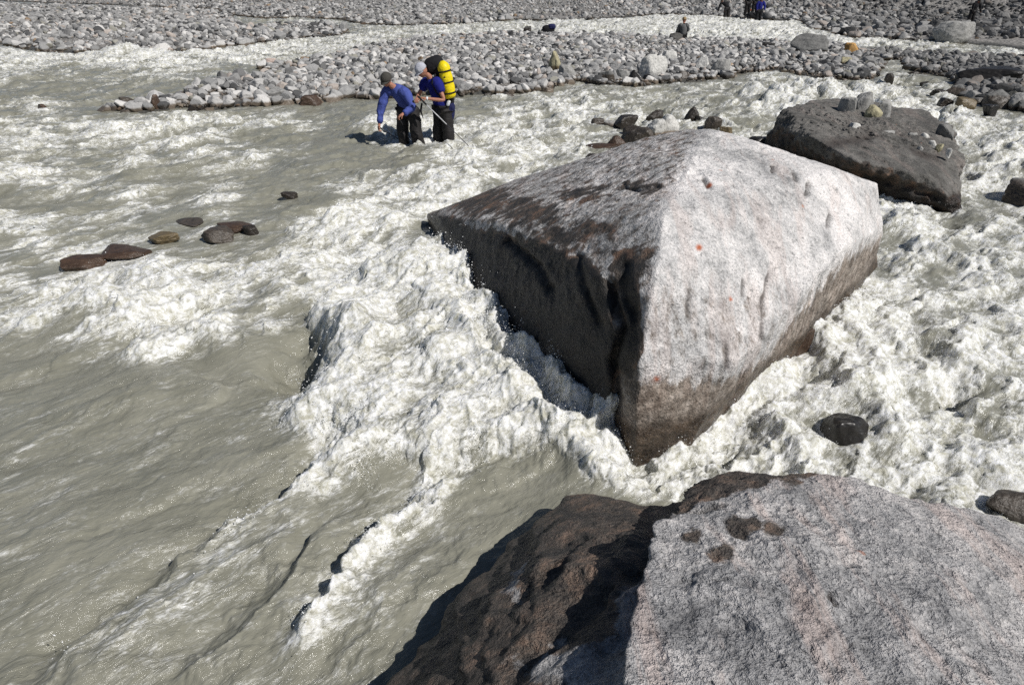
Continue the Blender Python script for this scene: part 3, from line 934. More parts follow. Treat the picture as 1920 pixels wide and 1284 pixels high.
# wave crests: (photo pixels along the crest, height m, width of the steep side, width of the gentle side, foam, steep side sign)
CR = [
 ([(815, 425), (880, 565), (980, 700), (1080, 780), (1130, 815), (1150, 830)], 0.22, 0.30, 0.50, 0.5, 1),
 ([(1195, 862), (1290, 845), (1365, 775), (1480, 660), (1570, 595), (1645, 505)], 0.04, 0.14, 0.22, 0.6, -1),
 ([(690, 790), (656, 819), (605, 884), (516, 955), (412, 1025), (347, 1062), (253, 1156), (140, 1236), (60, 1300)], 0.14, 0.07, 0.40, 0.26, -1),
 ([(960, 850), (890, 889), (797, 945), (731, 1001), (694, 1062), (647, 1119), (590, 1175), (520, 1290)], 0.075, 0.06, 0.24, 0.50, -1),
 ([(640, 960), (590, 1030), (553, 1081), (470, 1150), (400, 1220), (330, 1300)], 0.08, 0.05, 0.22, 0.12, -1),
 ([(560, 1010), (470, 1040), (390, 1090), (310, 1150), (190, 1280)], 0.05, 0.06, 0.2, 0.08, -1),
 ([(850, 990), (790, 1060), (735, 1130), (690, 1200), (640, 1290)], 0.05, 0.06, 0.2, 0.10, -1),
 ([(860, 470), (870, 560), (900, 620), (960, 690), (1030, 740), (1110, 800), (1185, 880)], 0.13, 0.07, 0.18, 0.55, -1),
 ([(820, 600), (880, 660), (920, 730), (1000, 790), (1060, 850)], 0.08, 0.08, 0.2, 0.25, -1),
 ([(920, 830), (980, 815), (1050, 825), (1110, 870), (1150, 915)], 0.03, 0.14, 0.2, 0.35, 1),
 ([(0, 640), (110, 600), (230, 590), (330, 640), (450, 640), (570, 590)], 0.10, 0.12, 0.45, 0.25, 1),
 ([(130, 540), (240, 530), (330, 545), (430, 520), (560, 500), (660, 470)], 0.14, 0.14, 0.4, 0.25, 1),
 ([(330, 640), (300, 680), (380, 720), (420, 740)], 0.07, 0.08, 0.3, 0.12, 1),
 ([(600, 430), (680, 395), (760, 370), (840, 350), (900, 330)], 0.16, 0.16, 0.4, 0.3, 1),
 ([(640, 250), (700, 245), (760, 262), (850, 280)], 0.10, 0.2, 0.4, 0.2, 1),
 ([(1690, 640), (1760, 655), (1815, 700), (1835, 750), (1850, 800)], 0.12, 0.07, 0.30, 0.15, -1),
 ([(1690, 462), (1740, 468), (1790, 490), (1830, 520)], 0.08, 0.08, 0.25, 0.1, -1),
 ([(1600, 630), (1640, 690), (1655, 740)], 0.06, 0.06, 0.18, 0.2, -1),
 ([(1660, 625), (1700, 680), (1715, 730)], 0.06, 0.06, 0.18, 0.2, -1),
 ([(1480, 640), (1540, 690), (1590, 750), (1610, 790)], 0.08, 0.08, 0.2, 0.2, -1),
 ([(1380, 720), (1350, 790), (1290, 850), (1200, 870)], 0.13, 0.1, 0.25, 0.5, 1),
 ([(1440, 800), (1490, 850), (1520, 900)], 0.07, 0.08, 0.16, 0.3, -1),
 ([(1390, 170), (1440, 180), (1480, 200)], 0.25, 0.3, 0.5, 0.3, -1),
 ([(1480, 160), (1560, 165), (1640, 175)], 0.2, 0.3, 0.5, 0.3, -1),
 ([(0, 240), (120, 235), (260, 250), (420, 245)], 0.10, 0.3, 0.6, 0.15, -1),
 ([(0, 110), (110, 112), (240, 108), (420, 100), (560, 88)], 0.10, 0.5, 0.7, 0.25, -1),
]
LOBE = [(540, 790), (560, 760), (600, 715), (570, 655), (572, 610), (640, 560), (700, 520), (790, 480), (850, 500), (880, 560), (900, 640), (980, 740),
        (1060, 790), (1100, 835), (1050, 850), (920, 855), (860, 880), (760, 880), (700, 905), (640, 900), (620, 880), (660, 810), (600, 800)]
BUMPS = [  # px, py, radius m, height m
 (238, 100, 0.9, 0.55), (760, 540, 0.35, 0.16), (645, 650, 0.30, 0.26), (690, 700, 0.3, 0.10), (820, 700, 0.3, 0.10), (1500, 640, 0.4, 0.18), (1430, 720, 0.35, 0.12),
 (1590, 600, 0.4, 0.12), (1430, 200, 0.9, 0.30), (1540, 180, 0.7, 0.22), (700, 245, 0.5, 0.14), (240, 590, 0.4, 0.16), (330, 560, 0.35, 0.14), (430, 620, 0.3, 0.10),
 (60, 160, 1.2, 0.2), (1590, 800, 0.28, 0.14), (1660, 830, 0.25, 0.08), (130, 600, 0.4, 0.1), (520, 560, 0.3, 0.1), (1700, 430, .4, .12)]
TROUGHS = [(565, 680, 0.26, 0.30), (572, 635, 0.22, 0.20), (640, 845, 0.18, 0.10), (1205, 862, 0.26, 0.16), (1520, 715, 0.2, 0.08), (1810, 740, .22, .1), (980, 900, .3, .06)]

def water_fields(X, Y):
    # gentle warping of the plan so that traced lines become ragged
    wx = 0.10 * n2(X * 1.7, Y * 1.7, 51) + 0.05 * n2(X * 4.5, Y * 4.5, 52) + 0.025 * n2(X * 11, Y * 11, 53) + 0.012 * n2(X * 26, Y * 26, 54)
    wy = 0.10 * n2(X * 1.7, Y * 1.7, 61) + 0.05 * n2(X * 4.5, Y * 4.5, 62) + 0.025 * n2(X * 11, Y * 11, 63) + 0.012 * n2(X * 26, Y * 26, 64)
    U, V = X + wx, Y + wy
    far = np.clip(Y / 14.0, 0.6, 3)
    d = density(X + 1.5 * wx * far, Y + 1.5 * wy * far)
    d = d * (1 - 0.06 * sstep(7, 14, Y))
    # flow frames
    a0, a1 = P(900, 880), P(100, 1270)
    b0, b1 = P(700, 330), P(100, 450)
    def frame(p, q):
        t = (q - p).normalized()
        return X * t.x + Y * t.y, -X * t.y + Y * t.x
    uN, vN = frame(a0, a1)
    uF, vF = frame(b0, b1)
    px, py = proj(X, Y, np.zeros_like(X))
    wNear = sstep(560, 760, py) * (1 - sstep(1050, 1250, px - (py - 700) * 0.3))
    wR = sstep(1250, 1450, px) * sstep(200, 330, py)
    uu = (X * -0.72 + Y * -0.69) + 2.2 * wx * far; vv = (X * 0.69 - Y * 0.72) + 2.2 * wy * far
    streak = ridged(uu * 0.5, vv * 1.9, 71) * 0.5 + ridged(uu * 1.2, vv * 4.2, 72) * 0.3 + ridged(uu * 3.0, vv * 9.0, 73) * 0.2
    swell = n2(uu * 0.45, vv * 1.1, 81) * 0.55 + n2(uu * 1.0, vv * 2.3, 82) * 0.4 + n2(uu * 2.0, vv * 4.5, 83) * 0.2
    uF, vF, uN, vN = uu, vv, uu, vv
    H = swell * (0.06 + 0.17 * d) * (1 + 0.8 * sstep(7, 13, Y))
    foam = d * 0.93
    crest = np.zeros_like(X)
    for poly, A, ws, wg, fo, side in CR:
        wp = [tuple(P(*q)[:2]) for q in poly]
        xs = [p[0] for p in wp]; ys = [p[1] for p in wp]
        m = (X > min(xs) - 2) & (X < max(xs) + 2) & (Y > min(ys) - 2) & (Y < max(ys) + 2)
        if not m.any(): continue
        dd, sg, par = seg_dist(U[m], V[m], wp)
        steep = (sg * side) > 0
        w = np.where(steep, np.exp(-(dd / ws) ** 1.5), np.exp(-(dd / wg) ** 1.2))
        taper = sstep(0, 0.12, par) * sstep(0, 0.12, 1 - par)
        brk = 0.75 + 0.5 * n2(X[m] * 1.6, Y[m] * 1.6, 91)
        H[m] += A * w * taper * brk
        H[m] -= 0.35 * A * np.exp(-((dd - 2.2 * ws) / (1.6 * ws)) ** 2) * steep * taper
        fm = fo * np.exp(-(dd / (0.45 * wg + 0.03)) ** 1.3) * taper * (0.6 + 1.0 * np.clip(n2(X[m] * 2.5, Y[m] * 2.5, 92) + .4, 0, 1))
        foam[m] += fm
        crest[m] = np.maximum(crest[m], w * taper * (fo + .2))
    lobe = poly_sdf(U, V, [tuple(P(*q)[:2]) for q in LOBE])
    H += 0.15 * sstep(-0.05, 0.22, lobe) * (1 - 0.5 * sstep(0.4, 1.2, lobe))
    foam += 0.30 * sstep(-0.02, 0.08, lobe) * (1 - 0.75 * sstep(0.25, 0.6, lobe))
    for bx, by, r_, h_ in BUMPS:
        c = P(bx, by)
        H += h_ * np.exp(-((U - c.x) ** 2 + (V - c.y) ** 2) / r_ ** 2)
        foam += 0.15 * np.exp(-((U - c.x) ** 2 + (V - c.y) ** 2) / r_ ** 2)
    for bx, by, r_, h_ in TROUGHS:
        c = P(bx, by)
        g = np.exp(-((U - c.x) ** 2 + (V - c.y) ** 2) / r_ ** 2)
        H -= h_ * g
        if lobe is not None: foam -= 0.35 * g * (lobe < 0)
    foam = foam - 0.12 + 0.66 * (streak - 0.36) * (0.30 + d) + 0.42 * n2(uu * 1.3, vv * 2.4, 93) * (0.2 + d) + 0.30 * n2(uu * 3.5, vv * 7, 94) * (0.15 + d) + 0.8 * (H - 0.05) * d
    foam = foam - 0.08 * (1 - d)
    f = np.clip(foam, 0, 1.0)
    near = np.clip(9.0 / (Y + 3), 0.3, 1)
    # the broken surface of white water
    rough = sstep(0.25, 0.9, f)
    k = 1.0
    t1 = ridged(uu * 1.5, vv * 2.8, 101); t2 = ridged(uu * 3.4 + t1 * .3, vv * 6.4, 102); t3 = ridged(uu * 8 + t2 * .3, vv * 14 + t1 * .3, 103)
    t4 = ridged(uu * 18 + t3 * .3, vv * 30, 104); t5 = n2(X * 55, Y * 55, 105)
    big = n2(U * 2.6, V * 2.6, 131) * 0.6 + ridged(U * 1.7, V * 1.7, 132) * 0.5
    H += rough * (0.055 * big + 0.040 * t1 + 0.018 * t2 + 0.008 * t3 + 0.005 * t4 * near + 0.003 * t5 * near)
    f = f + (0.42 * (big - .05) + 0.30 * (t1 - .2) + 0.24 * (t2 - .3) + 0.15 * (t3 - .3) + 0.10 * (t4 - .3)) * sstep(0.15, 0.6, f) - 0.10
    # spiky tongues along the ragged edge of the foam and on crests
    edge = np.exp(-((f - 0.55) / 0.25) ** 2) * d
    sp = np.clip(n2(U * 14, V * 14, 106), 0, 1) ** 2 * 0.12 + np.clip(n2(U * 30, V * 30, 107), 0, 1) ** 2 * 0.05
    H += sp * (0.4 * edge * rough + 0.6 * crest * rough)
    # small ripples of the open brown water
    rip = n2(uN * 3.0 + wx * 5, vN * 7.0, 111) * 0.010 + n2(uN * 8 + wx * 9, vN * 16, 112) * 0.005
    ripF = n2(uF * 2.2 + wx * 4, vF * 5.0, 113) * 0.022 + n2(uF * 6, vF * 11, 114) * 0.009
    H += rip * wNear + ripF * (1 - wNear)
    # calm close to the gravel
    s = land_sdf(X, Y)
    calm = 1 - 0.85 * np.exp(-np.maximum(-s, 0) / 0.5)
    H = H * calm
    f = f * (0.35 + 0.65 * (1 - np.exp(-np.maximum(-s, 0) / 0.5)))
    H = np.where(s > 0.3, -0.3, H)
    for (rx, ry, rw, rh, tn, _l) in rk:
        if tn is None or ry < 195: continue
        c = P(rx, ry)
        rad_ = rw / 1280 * c.length * 0.75
        g = np.exp(-(((U - c.x) ** 2 + (V - c.y - rad_ * .4) ** 2) / rad_ ** 2) ** 1.5)
        H = H * (1 - 0.80 * g) - 0.01 * g
    return H, f, d

def water():
    rr = np.geomspace(1.2, 120, 1500)
    aa = np.radians(np.linspace(-60, 60, 1250))
    Rr, A = np.meshgrid(rr, aa, indexing='ij')
    X = (Rr * np.sin(A)).astype(np.float32); Y = (Rr * np.cos(A)).astype(np.float32)
    H, f, d = water_fields(X, Y)
    # choppy: the broken surface curls and overhangs
    for k_ in (1,):
        m_ = f > 0.3
        q = np.stack([X[m_], Y[m_], H[m_]], -1)
        am = sstep(0.3, 0.9, f[m_])
        nr = np.clip(10.0 / (Y[m_] + 3), 0.2, 1)
        dx = 0.024 * n3(q * (5, 5, 9), 201) + 0.012 * n3(q * (12, 12, 16), 202) + 0.008 * nr * n3(q * 27, 203)
        dy = 0.024 * n3(q * (5, 5, 9), 211) + 0.012 * n3(q * (12, 12, 16), 212) + 0.008 * nr * n3(q * 27, 213)
        dz = 0.010 * n3(q * 11, 221) + 0.007 * n3(q * 24, 222) + 0.005 * nr * n3(q * 50, 223)
        X[m_] += am * dx; Y[m_] += am * dy; H[m_] += am * dz
    n, m = X.shape
    V = np.stack([X, Y, H], -1).reshape(-1, 3)
    idx = np.arange(n * m).reshape(n, m)
    F = np.stack([idx[:-1, :-1], idx[1:, :-1], idx[1:, 1:], idx[:-1, 1:]], -1).reshape(-1, 4)
    me = mesh_np("river_water", V, F, True)
    add_attr(me, "foam", f)
    add_attr(me, "churn", d)
    N = NT("silty_river_water")
    geo = N.n("ShaderNodeNewGeometry").outputs["Position"]
    fo = N.attr("foam").outputs["Fac"]
    gs = N.map(N.map(geo, rot=(0, 0, R(-223.8))), scale=(0.40, 1.25, 0.7))
    f1 = N.noise(gs, 7.0, 9, 0.74, 1.2)
    f2 = N.noise(gs, 34.0, 5, 0.75, 0.8)
    lace = N.math('ABSOLUTE', N.math('SUBTRACT', N.noise(gs, 12.0, 6, 0.65, 1.6), 0.5))
    lace2 = N.math('ABSOLUTE', N.math('SUBTRACT', N.noise(gs, 33.0, 4, 0.65, 1.2), 0.5))
    lc = N.math('SUBTRACT', 0.12, N.math('ADD', N.math('MULTIPLY', lace, 1.0), N.math('MULTIPLY', lace2, 0.7)))
    fn = N.math('ADD', N.math('MULTIPLY', N.math('SUBTRACT', f1, 0.5), 2.3), N.math('ADD', N.math('MULTIPLY', N.math('SUBTRACT', f2, 0.5), 0.5), N.math('MULTIPLY', lc, 2.8)))
    t = N.math('ADD', N.math('MULTIPLY', fo, 0.80), fn)
    fac = N.ramp(t, [(0.14, 0.0), (0.40, 0.16), (0.62, 0.55), (0.80, 0.88), (1.0, 1.0)])
    murk = N.ramp(N.noise(geo, 2.2, 4, 0.6), [(0.3, (0.190, 0.187, 0.148)), (0.7, (0.245, 0.240, 0.195))])
    white = N.ramp(N.noise(geo, 14.0, 5, 0.7, 0.4), [(0.36, (0.46, 0.45, 0.37)), (0.52, (0.72, 0.72, 0.69)), (0.66, (0.86, 0.87, 0.87))])
    c = N.mix(fac, murk, white)
    # relief
    h1 = N.noise(gs, 32.0, 6, 0.72, 0.6)
    h2 = N.noise(geo, 90.0, 3, 0.7)
    hf = N.math('ADD', h1, N.math('MULTIPLY', h2, 0.4))
    b1 = N.n("ShaderNodeBump"); b1.inputs["Distance"].default_value = 0.03
    N.l(hf, b1.inputs["Height"]); N.l(N.math('MULTIPLY', fac, 0.4), b1.inputs["Strength"])
    rp = N.noise(gs, 12.0, 5, 0.62, 0.8)
    b2 = N.n("ShaderNodeBump"); b2.inputs["Distance"].default_value = 0.02; b2.inputs["Strength"].default_value = 0.75
    N.l(rp, b2.inputs["Height"]); N.l(b1.outputs[0], b2.inputs["Normal"])
    r = N.math('ADD', N.math('MULTIPLY', fac, 0.30), 0.09)
    b3 = N.n("ShaderNodeBump"); b3.inputs["Distance"].default_value = 0.012
    N.l(N.noise(gs, 60.0, 4, 0.65, 1.0), b3.inputs["Height"])
    N.l(N.ramp(N.noise(geo, 3.0, 4, 0.65), [(0.42, 0.12), (0.66, 0.9)]), b3.inputs["Strength"]); N.l(b2.outputs[0], b3.inputs["Normal"])
    bs = N.bsdf(c, r, b3.outputs[0], 0.6, IOR=1.33)
    N.l(N.math('MULTIPLY', fac, 0.5), bs.inputs["Subsurface Weight"])
    bs.inputs["Subsurface Radius"].default_value = (1.0, 1.0, 0.85)
    bs.inputs["Subsurface Scale"].default_value = 0.055
    o = link("water", me, N.finish(bs))
    tag(o, "milky grey brown glacial river water with white foam", kind="structure")
water()

def spray():
    r = np.random.RandomState(77)
    n = 900000
    rr = 1.5 * (15 / 1.5) ** r.rand(n)
    aa = np.radians(r.uniform(-45, 45, n))
    X = (rr * np.sin(aa)).astype(np.float32); Y = (rr * np.cos(aa)).astype(np.float32)
    d0 = density(X, Y)
    m = r.rand(n) < 0.12 + d0
    X, Y = X[m], Y[m]
    rr = np.hypot(X, Y)
    lobe = poly_sdf(X, Y, [tuple(P(*q)[:2]) for q in LOBE])
    H, f, d = water_fields(X, Y)
    w = sstep(0.45, 1.1, f) * 0.35 + 0.9 * np.exp(-(lobe / 0.12) ** 2) * (X < 0.3)
    hi = 0.016 + 0.03 * np.exp(-(lobe / 0.15) ** 2) * (X < 0.3)
    for poly, A, ws, wg, fo, side in CR:
        if fo < 0.25: continue
        dd, _, _ = seg_dist(X, Y, [tuple(P(*q)[:2]) for q in poly])
        w = w + 0.5 * np.exp(-(dd / 0.07) ** 2)
        hi = hi + 0.012 * np.exp(-(dd / 0.12) ** 2)
    cl = np.clip(n2(X * 4, Y * 4, 301) + 0.6 * n2(X * 11, Y * 11, 302) + 0.6 * n2(X * 27, Y * 27, 303), 0, 1) ** 1.3 * 1.6
    keep = r.rand(len(X)) < w * cl * 0.75
    X, Y, H, hi = X[keep], Y[keep], H[keep], hi[keep]
    k = len(X)
    hz = r.exponential(1.0, k) * hi
    S = 0.0016 + 0.0034 * r.rand(k) ** 4
    S = S * np.clip(Y / 4.5, 0.8, 2.2)
    v, f_ = ico(1)
    st = 1 + 1.2 * r.rand(k, 1, 1) ** 3
    dirv = r.randn(k, 1, 3); dirv /= np.linalg.norm(dirv, axis=2, keepdims=True)
    vv = v[None] * S[:, None, None]
    vv = vv + dirv * (vv * dirv).sum(2, keepdims=True) * (st - 1)
    vv = vv + np.stack([X + r.normal(0, .02, k), Y + r.normal(0, .02, k), H + hz], -1)[:, None]
    F = (f_[None] + (np.arange(k) * len(v))[:, None, None]).reshape(-1, 3)
    me = mesh_np("spray", vv.reshape(-1, 3), F, True)
    N = NT("water_droplets")
    bs = N.bsdf((0.85, 0.86, 0.85), 0.08, None, 0.8)
    o = link("spray", me, N.finish(bs))
    tag(o, "white water droplets thrown up over the rapids", "spray", kind="stuff")
spray()

# ------------------------------------------------------------------ people
def fabric(name, col, rough=0.85):
    N = NT(name)
    tc = N.n("ShaderNodeTexCoord").outputs["Object"]
    f = N.noise(tc, 14, 5, 0.65)
    c = N.mix(f, tuple(v * 0.6 for v in col), tuple(min(1, v * 1.35) for v in col))
    return N.finish(N.bsdf(c, rough, N.bump(N.noise(tc, 9, 4, 0.6, 1.0), 0.7, 0.03), 0.25))
FM = dict(skin=fabric("skin", (0.38, 0.18, 0.12), 0.6), blue=fabric("blue_jacket_fabric", (0.06, 0.085, 0.30)), royal=fabric("royal_blue_shirt", (0.012, 0.016, 0.17)),
          black=fabric("black_fabric", (0.012, 0.012, 0.014)), trousers=fabric("dark_trouser_fabric", (0.022, 0.020, 0.020), 0.6), capgrey=fabric("pale_grey_cap", (0.42, 0.43, 0.48)),
          capdark=fabric("dark_olive_cap", (0.055, 0.052, 0.045)), yellow=fabric("yellow_dry_bag", (0.80, 0.60, 0.01), 0.4), navy=fabric("navy_pack_fabric", (0.015, 0.018, 0.07)),
          metal=simple_mat("pole_aluminium", (0.55, 0.55, 0.56), 0.3, 40, 0.1, 0.05, 0.002, 0.8), darkmetal=simple_mat("pole_dark_shaft", (0.05, 0.05, 0.06), 0.35, 40, 0.1, 0.05, 0.002, 0.6),
          orange=fabric("orange_fabric", (0.75, 0.16, 0.02)), greyjkt=fabric("grey_jacket", (0.12, 0.12, 0.12)), tan=fabric("tan_cap", (0.30, 0.22, 0.12)), white=fabric("white_plastic", (0.7, 0.72, 0.75), 0.4))

def skin_mesh(name, J, bones, rad, root, sub=2, roots=()):
    """one continuous surface grown over a skeleton; J joint -> xyz, rad joint -> radius or (rx, ry)"""
    names = list(J)
    me = bpy.data.meshes.new(name + "_tmp")
    me.from_pydata([J[k] for k in names], [(names.index(a), names.index(b)) for a, b in bones], [])
    o = bpy.data.objects.new("tmp", me)
    COL.objects.link(o)
    sk = o.modifiers.new("s", 'SKIN'); sk.use_smooth_shade = True
    o.modifiers.new("u", 'SUBSURF').levels = sub
    o.modifiers["u"].render_levels = sub
    if not me.skin_vertices: 
        import bmesh as _b
        bm = _b.new(); bm.from_mesh(me); bm.verts.layers.skin.verify(); bm.to_mesh(me); bm.free()
    for i, k in enumerate(names):
        r_ = rad[k]
        me.skin_vertices[0].data[i].radius = (r_, r_) if not isinstance(r_, tuple) else r_
        me.skin_vertices[0].data[i].use_root = (k == root or k in roots)
    dg = bpy.context.evaluated_depsgraph_get()
    dg.update()
    out = bpy.data.meshes.new_from_object(o.evaluated_get(dg))
    out.name = name
    bpy.data.objects.remove(o)
    for p in out.polygons: p.use_smooth = True
    if name in ("jacket", "shirt", "trousers"):
        n_ = len(out.vertices)
        co = np.empty(n_ * 3, np.float32); no = np.empty(n_ * 3, np.float32)
        out.vertices.foreach_get("co", co); out.vertices.foreach_get("normal", no)
        co = co.reshape(-1, 3); no = no.reshape(-1, 3)
        w_ = 1 - 2 * np.abs(n3(co * (9, 9, 5), 401))
        co = co + no * (0.022 * w_ + 0.014 * n3(co * (16, 16, 9), 402))[:, None]
        out.vertices.foreach_set("co", co.ravel())
    return out

def join_arrays(parts):
    V, F, off = [], [], 0
    for v, f in parts:
        V += [tuple(x) for x in v]; F += [tuple(i + off for i in q) for q in f]; off += len(v)
    return V, F

def tube(pts, rs, n=10, caps=True):
    V, F = [], []
    pts = [Vector(p) for p in pts]
    for i, p in enumerate(pts):
        t = (pts[min(i + 1, len(pts) - 1)] - pts[max(i - 1, 0)]).normalized()
        a = t.orthogonal().normalized() if i == 0 else (a - t * a.dot(t)).normalized()
        b = t.cross(a)
        for k in range(n):
            th = 2 * math.pi * k / n
            V.append(tuple(p + (a * math.cos(th) + b * math.sin(th)) * rs[i]))
    for i in range(len(pts) - 1):
        for k in range(n):
            F.append((i * n + k, i * n + (k + 1) % n, (i + 1) * n + (k + 1) % n, (i + 1) * n + k))
    if caps:
        F.append(tuple(range(n))[::-1]); F.append(tuple((len(pts) - 1) * n + k for k in range(n)))
    return V, F

def pm(name, VF, mat, parent, smooth=True, label=None):
    me = bpy.data.meshes.new(name)
    me.from_pydata([tuple(v) for v in VF[0]], [], [tuple(int(i) for i in f) for f in VF[1]])
    me.update()
    for p in me.polygons: p.use_smooth = smooth
    o = link(name, me, mat, parent)
    if label: o["label"] = label
    return o

def head_vf(c, fwd, up=Vector((0, 0, 1)), r=0.098):
    """a head with brow, sockets, nose, lips, chin and ears"""
    d, f = ico(4)
    fwd = Vector(fwd).normalized()
    rt = fwd.cross(up).normalized(); u2 = rt.cross(fwd)
    x, y, z = d[:, 0].copy(), d[:, 1].copy(), d[:, 2].copy()      # x right, y forward, z up
    s = np.ones(len(d))
    g = lambda cx, cz, w, h: np.exp(-((x - cx) / w) ** 2 - ((z - cz) / h) ** 2) * (y > 0)
    s += 0.22 * g(0, -0.10, 0.10, 0.16) + 0.05 * g(0, 0.22, 0.4, 0.08) - 0.07 * g(0.3, 0.05, 0.13, 0.1) - 0.07 * g(-0.3, 0.05, 0.13, 0.1)
    s += 0.06 * g(0, -0.42, 0.2, 0.06) + 0.08 * g(0, -0.72, 0.25, 0.15)
    s += 0.14 * (np.exp(-((y + 0.05) / 0.13) ** 2 - (z / 0.22) ** 2)) * (np.abs(x) > 0.6)
    X_, Y_, Z_ = x * s * 0.80, y * s * 0.98, z * s * 1.18
    X_ = X_ * (1 - 0.22 * sstep(0.1, 1.0, -z)); Y_ = Y_ - 0.12 * sstep(0.2, 1, -z) * (y < 0) * y * 2
    V = [tuple(Vector(c) + rt * float(a) * r + fwd * float(b) * r + u2 * float(e) * r) for a, b, e in zip(X_, Y_, Z_)]
    return V, [tuple(q) for q in f]

def cap_vf(c, fwd, up, r=0.118, brim=0.07):
    d, f = ico(4)
    fwd = Vector(fwd).normalized(); up = Vector(up).normalized()
    rt = fwd.cross(up).normalized(); up = rt.cross(fwd)
    idx = {}; V = []; F = []
    x, y, z = d[:, 0], d[:, 1], d[:, 2]
    zz = np.maximum(z, -0.15)
    for a, b, e in zip(x * .86, y * 1.02, zz * 1.0):
        V.append(tuple(Vector(c) + (rt * float(a) + fwd * float(b) + up * float(e)) * r))
    F = [tuple(q) for q in f]
    n0 = len(V)
    for side in (0.0, 0.008):
        for k in range(9):
            th = math.pi * (k / 8.0)
            for q, rad_ in ((0, 0.0), (1, brim)):
                px_ = math.cos(th) * r * 0.78; py_ = math.sin(th) * (r * 0.95 + rad_)
                if q == 0: py_ = math.sin(th) * r * .8
                V.append(tuple(Vector(c) + rt * px_ + fwd * py_ + up * (-0.12 * r - side - 0.02 * q)))
    for side in range(2):
        b0 = n0 + side * 18
        for k in range(8):
            q = (b0 + 2 * k, b0 + 2 * k + 1, b0 + 2 * k + 3, b0 + 2 * k + 2)
            F.append(q if side else q[::-1])
    for k in range(8):
        F.append((n0 + 2 * k + 1, n0 + 2 * k + 3, n0 + 18 + 2 * k + 3, n0 + 18 + 2 * k + 1))
    return V, F

def hand_joints(J, bones, rad, tag_, wrist, dirv, palm_n, curl=0.5, s=1.0):
    """a palm, five unequal bent fingers and a thumb that leaves the side of the palm"""
    w = Vector(J[wrist]); d_ = Vector(dirv).normalized(); n_ = Vector(palm_n); n_ = (n_ - d_ * n_.dot(d_)).normalized()
    sd_ = d_.cross(n_)
    palm = w + d_ * 0.05 * s
    J[tag_ + "palm"] = palm; bones.append((wrist, tag_ + "palm")); rad[tag_ + "palm"] = (0.040 * s, 0.022 * s)
    for i, (off, ln) in enumerate(((-0.030, 0.060), (-0.010, 0.074), (0.010, 0.078), (0.029, 0.070))):
        a = palm + d_ * 0.045 * s + sd_ * off * s
        b = a + (d_ * math.cos(curl) + n_ * math.sin(curl)) * ln * 0.5 * s
        c = b + (d_ * math.cos(curl * 2.4) + n_ * math.sin(curl * 2.4)) * ln * 0.5 * s
        for nm, p_, r_ in (("a", a, 0.0105), ("b", b, 0.0095), ("c", c, 0.008)):
            J[f"{tag_}f{i}{nm}"] = p_; rad[f"{tag_}f{i}{nm}"] = r_ * s
        bones += [(tag_ + "palm", f"{tag_}f{i}a"), (f"{tag_}f{i}a", f"{tag_}f{i}b"), (f"{tag_}f{i}b", f"{tag_}f{i}c")]
    a = palm + sd_ * 0.042 * s - d_ * 0.01; b = a + (d_ * 0.7 + n_ * 0.7) * 0.035 * s + sd_ * 0.008; c = b + (d_ * 0.5 + n_ * .85) * 0.028 * s
    for nm, p_, r_ in (("a", a, 0.013), ("b", b, 0.011), ("c", c, 0.009)):
        J[f"{tag_}t{nm}"] = p_; rad[f"{tag_}t{nm}"] = r_ * s
    bones += [(tag_ + "palm", f"{tag_}ta"), (f"{tag_}ta", f"{tag_}tb"), (f"{tag_}tb", f"{tag_}tc")]

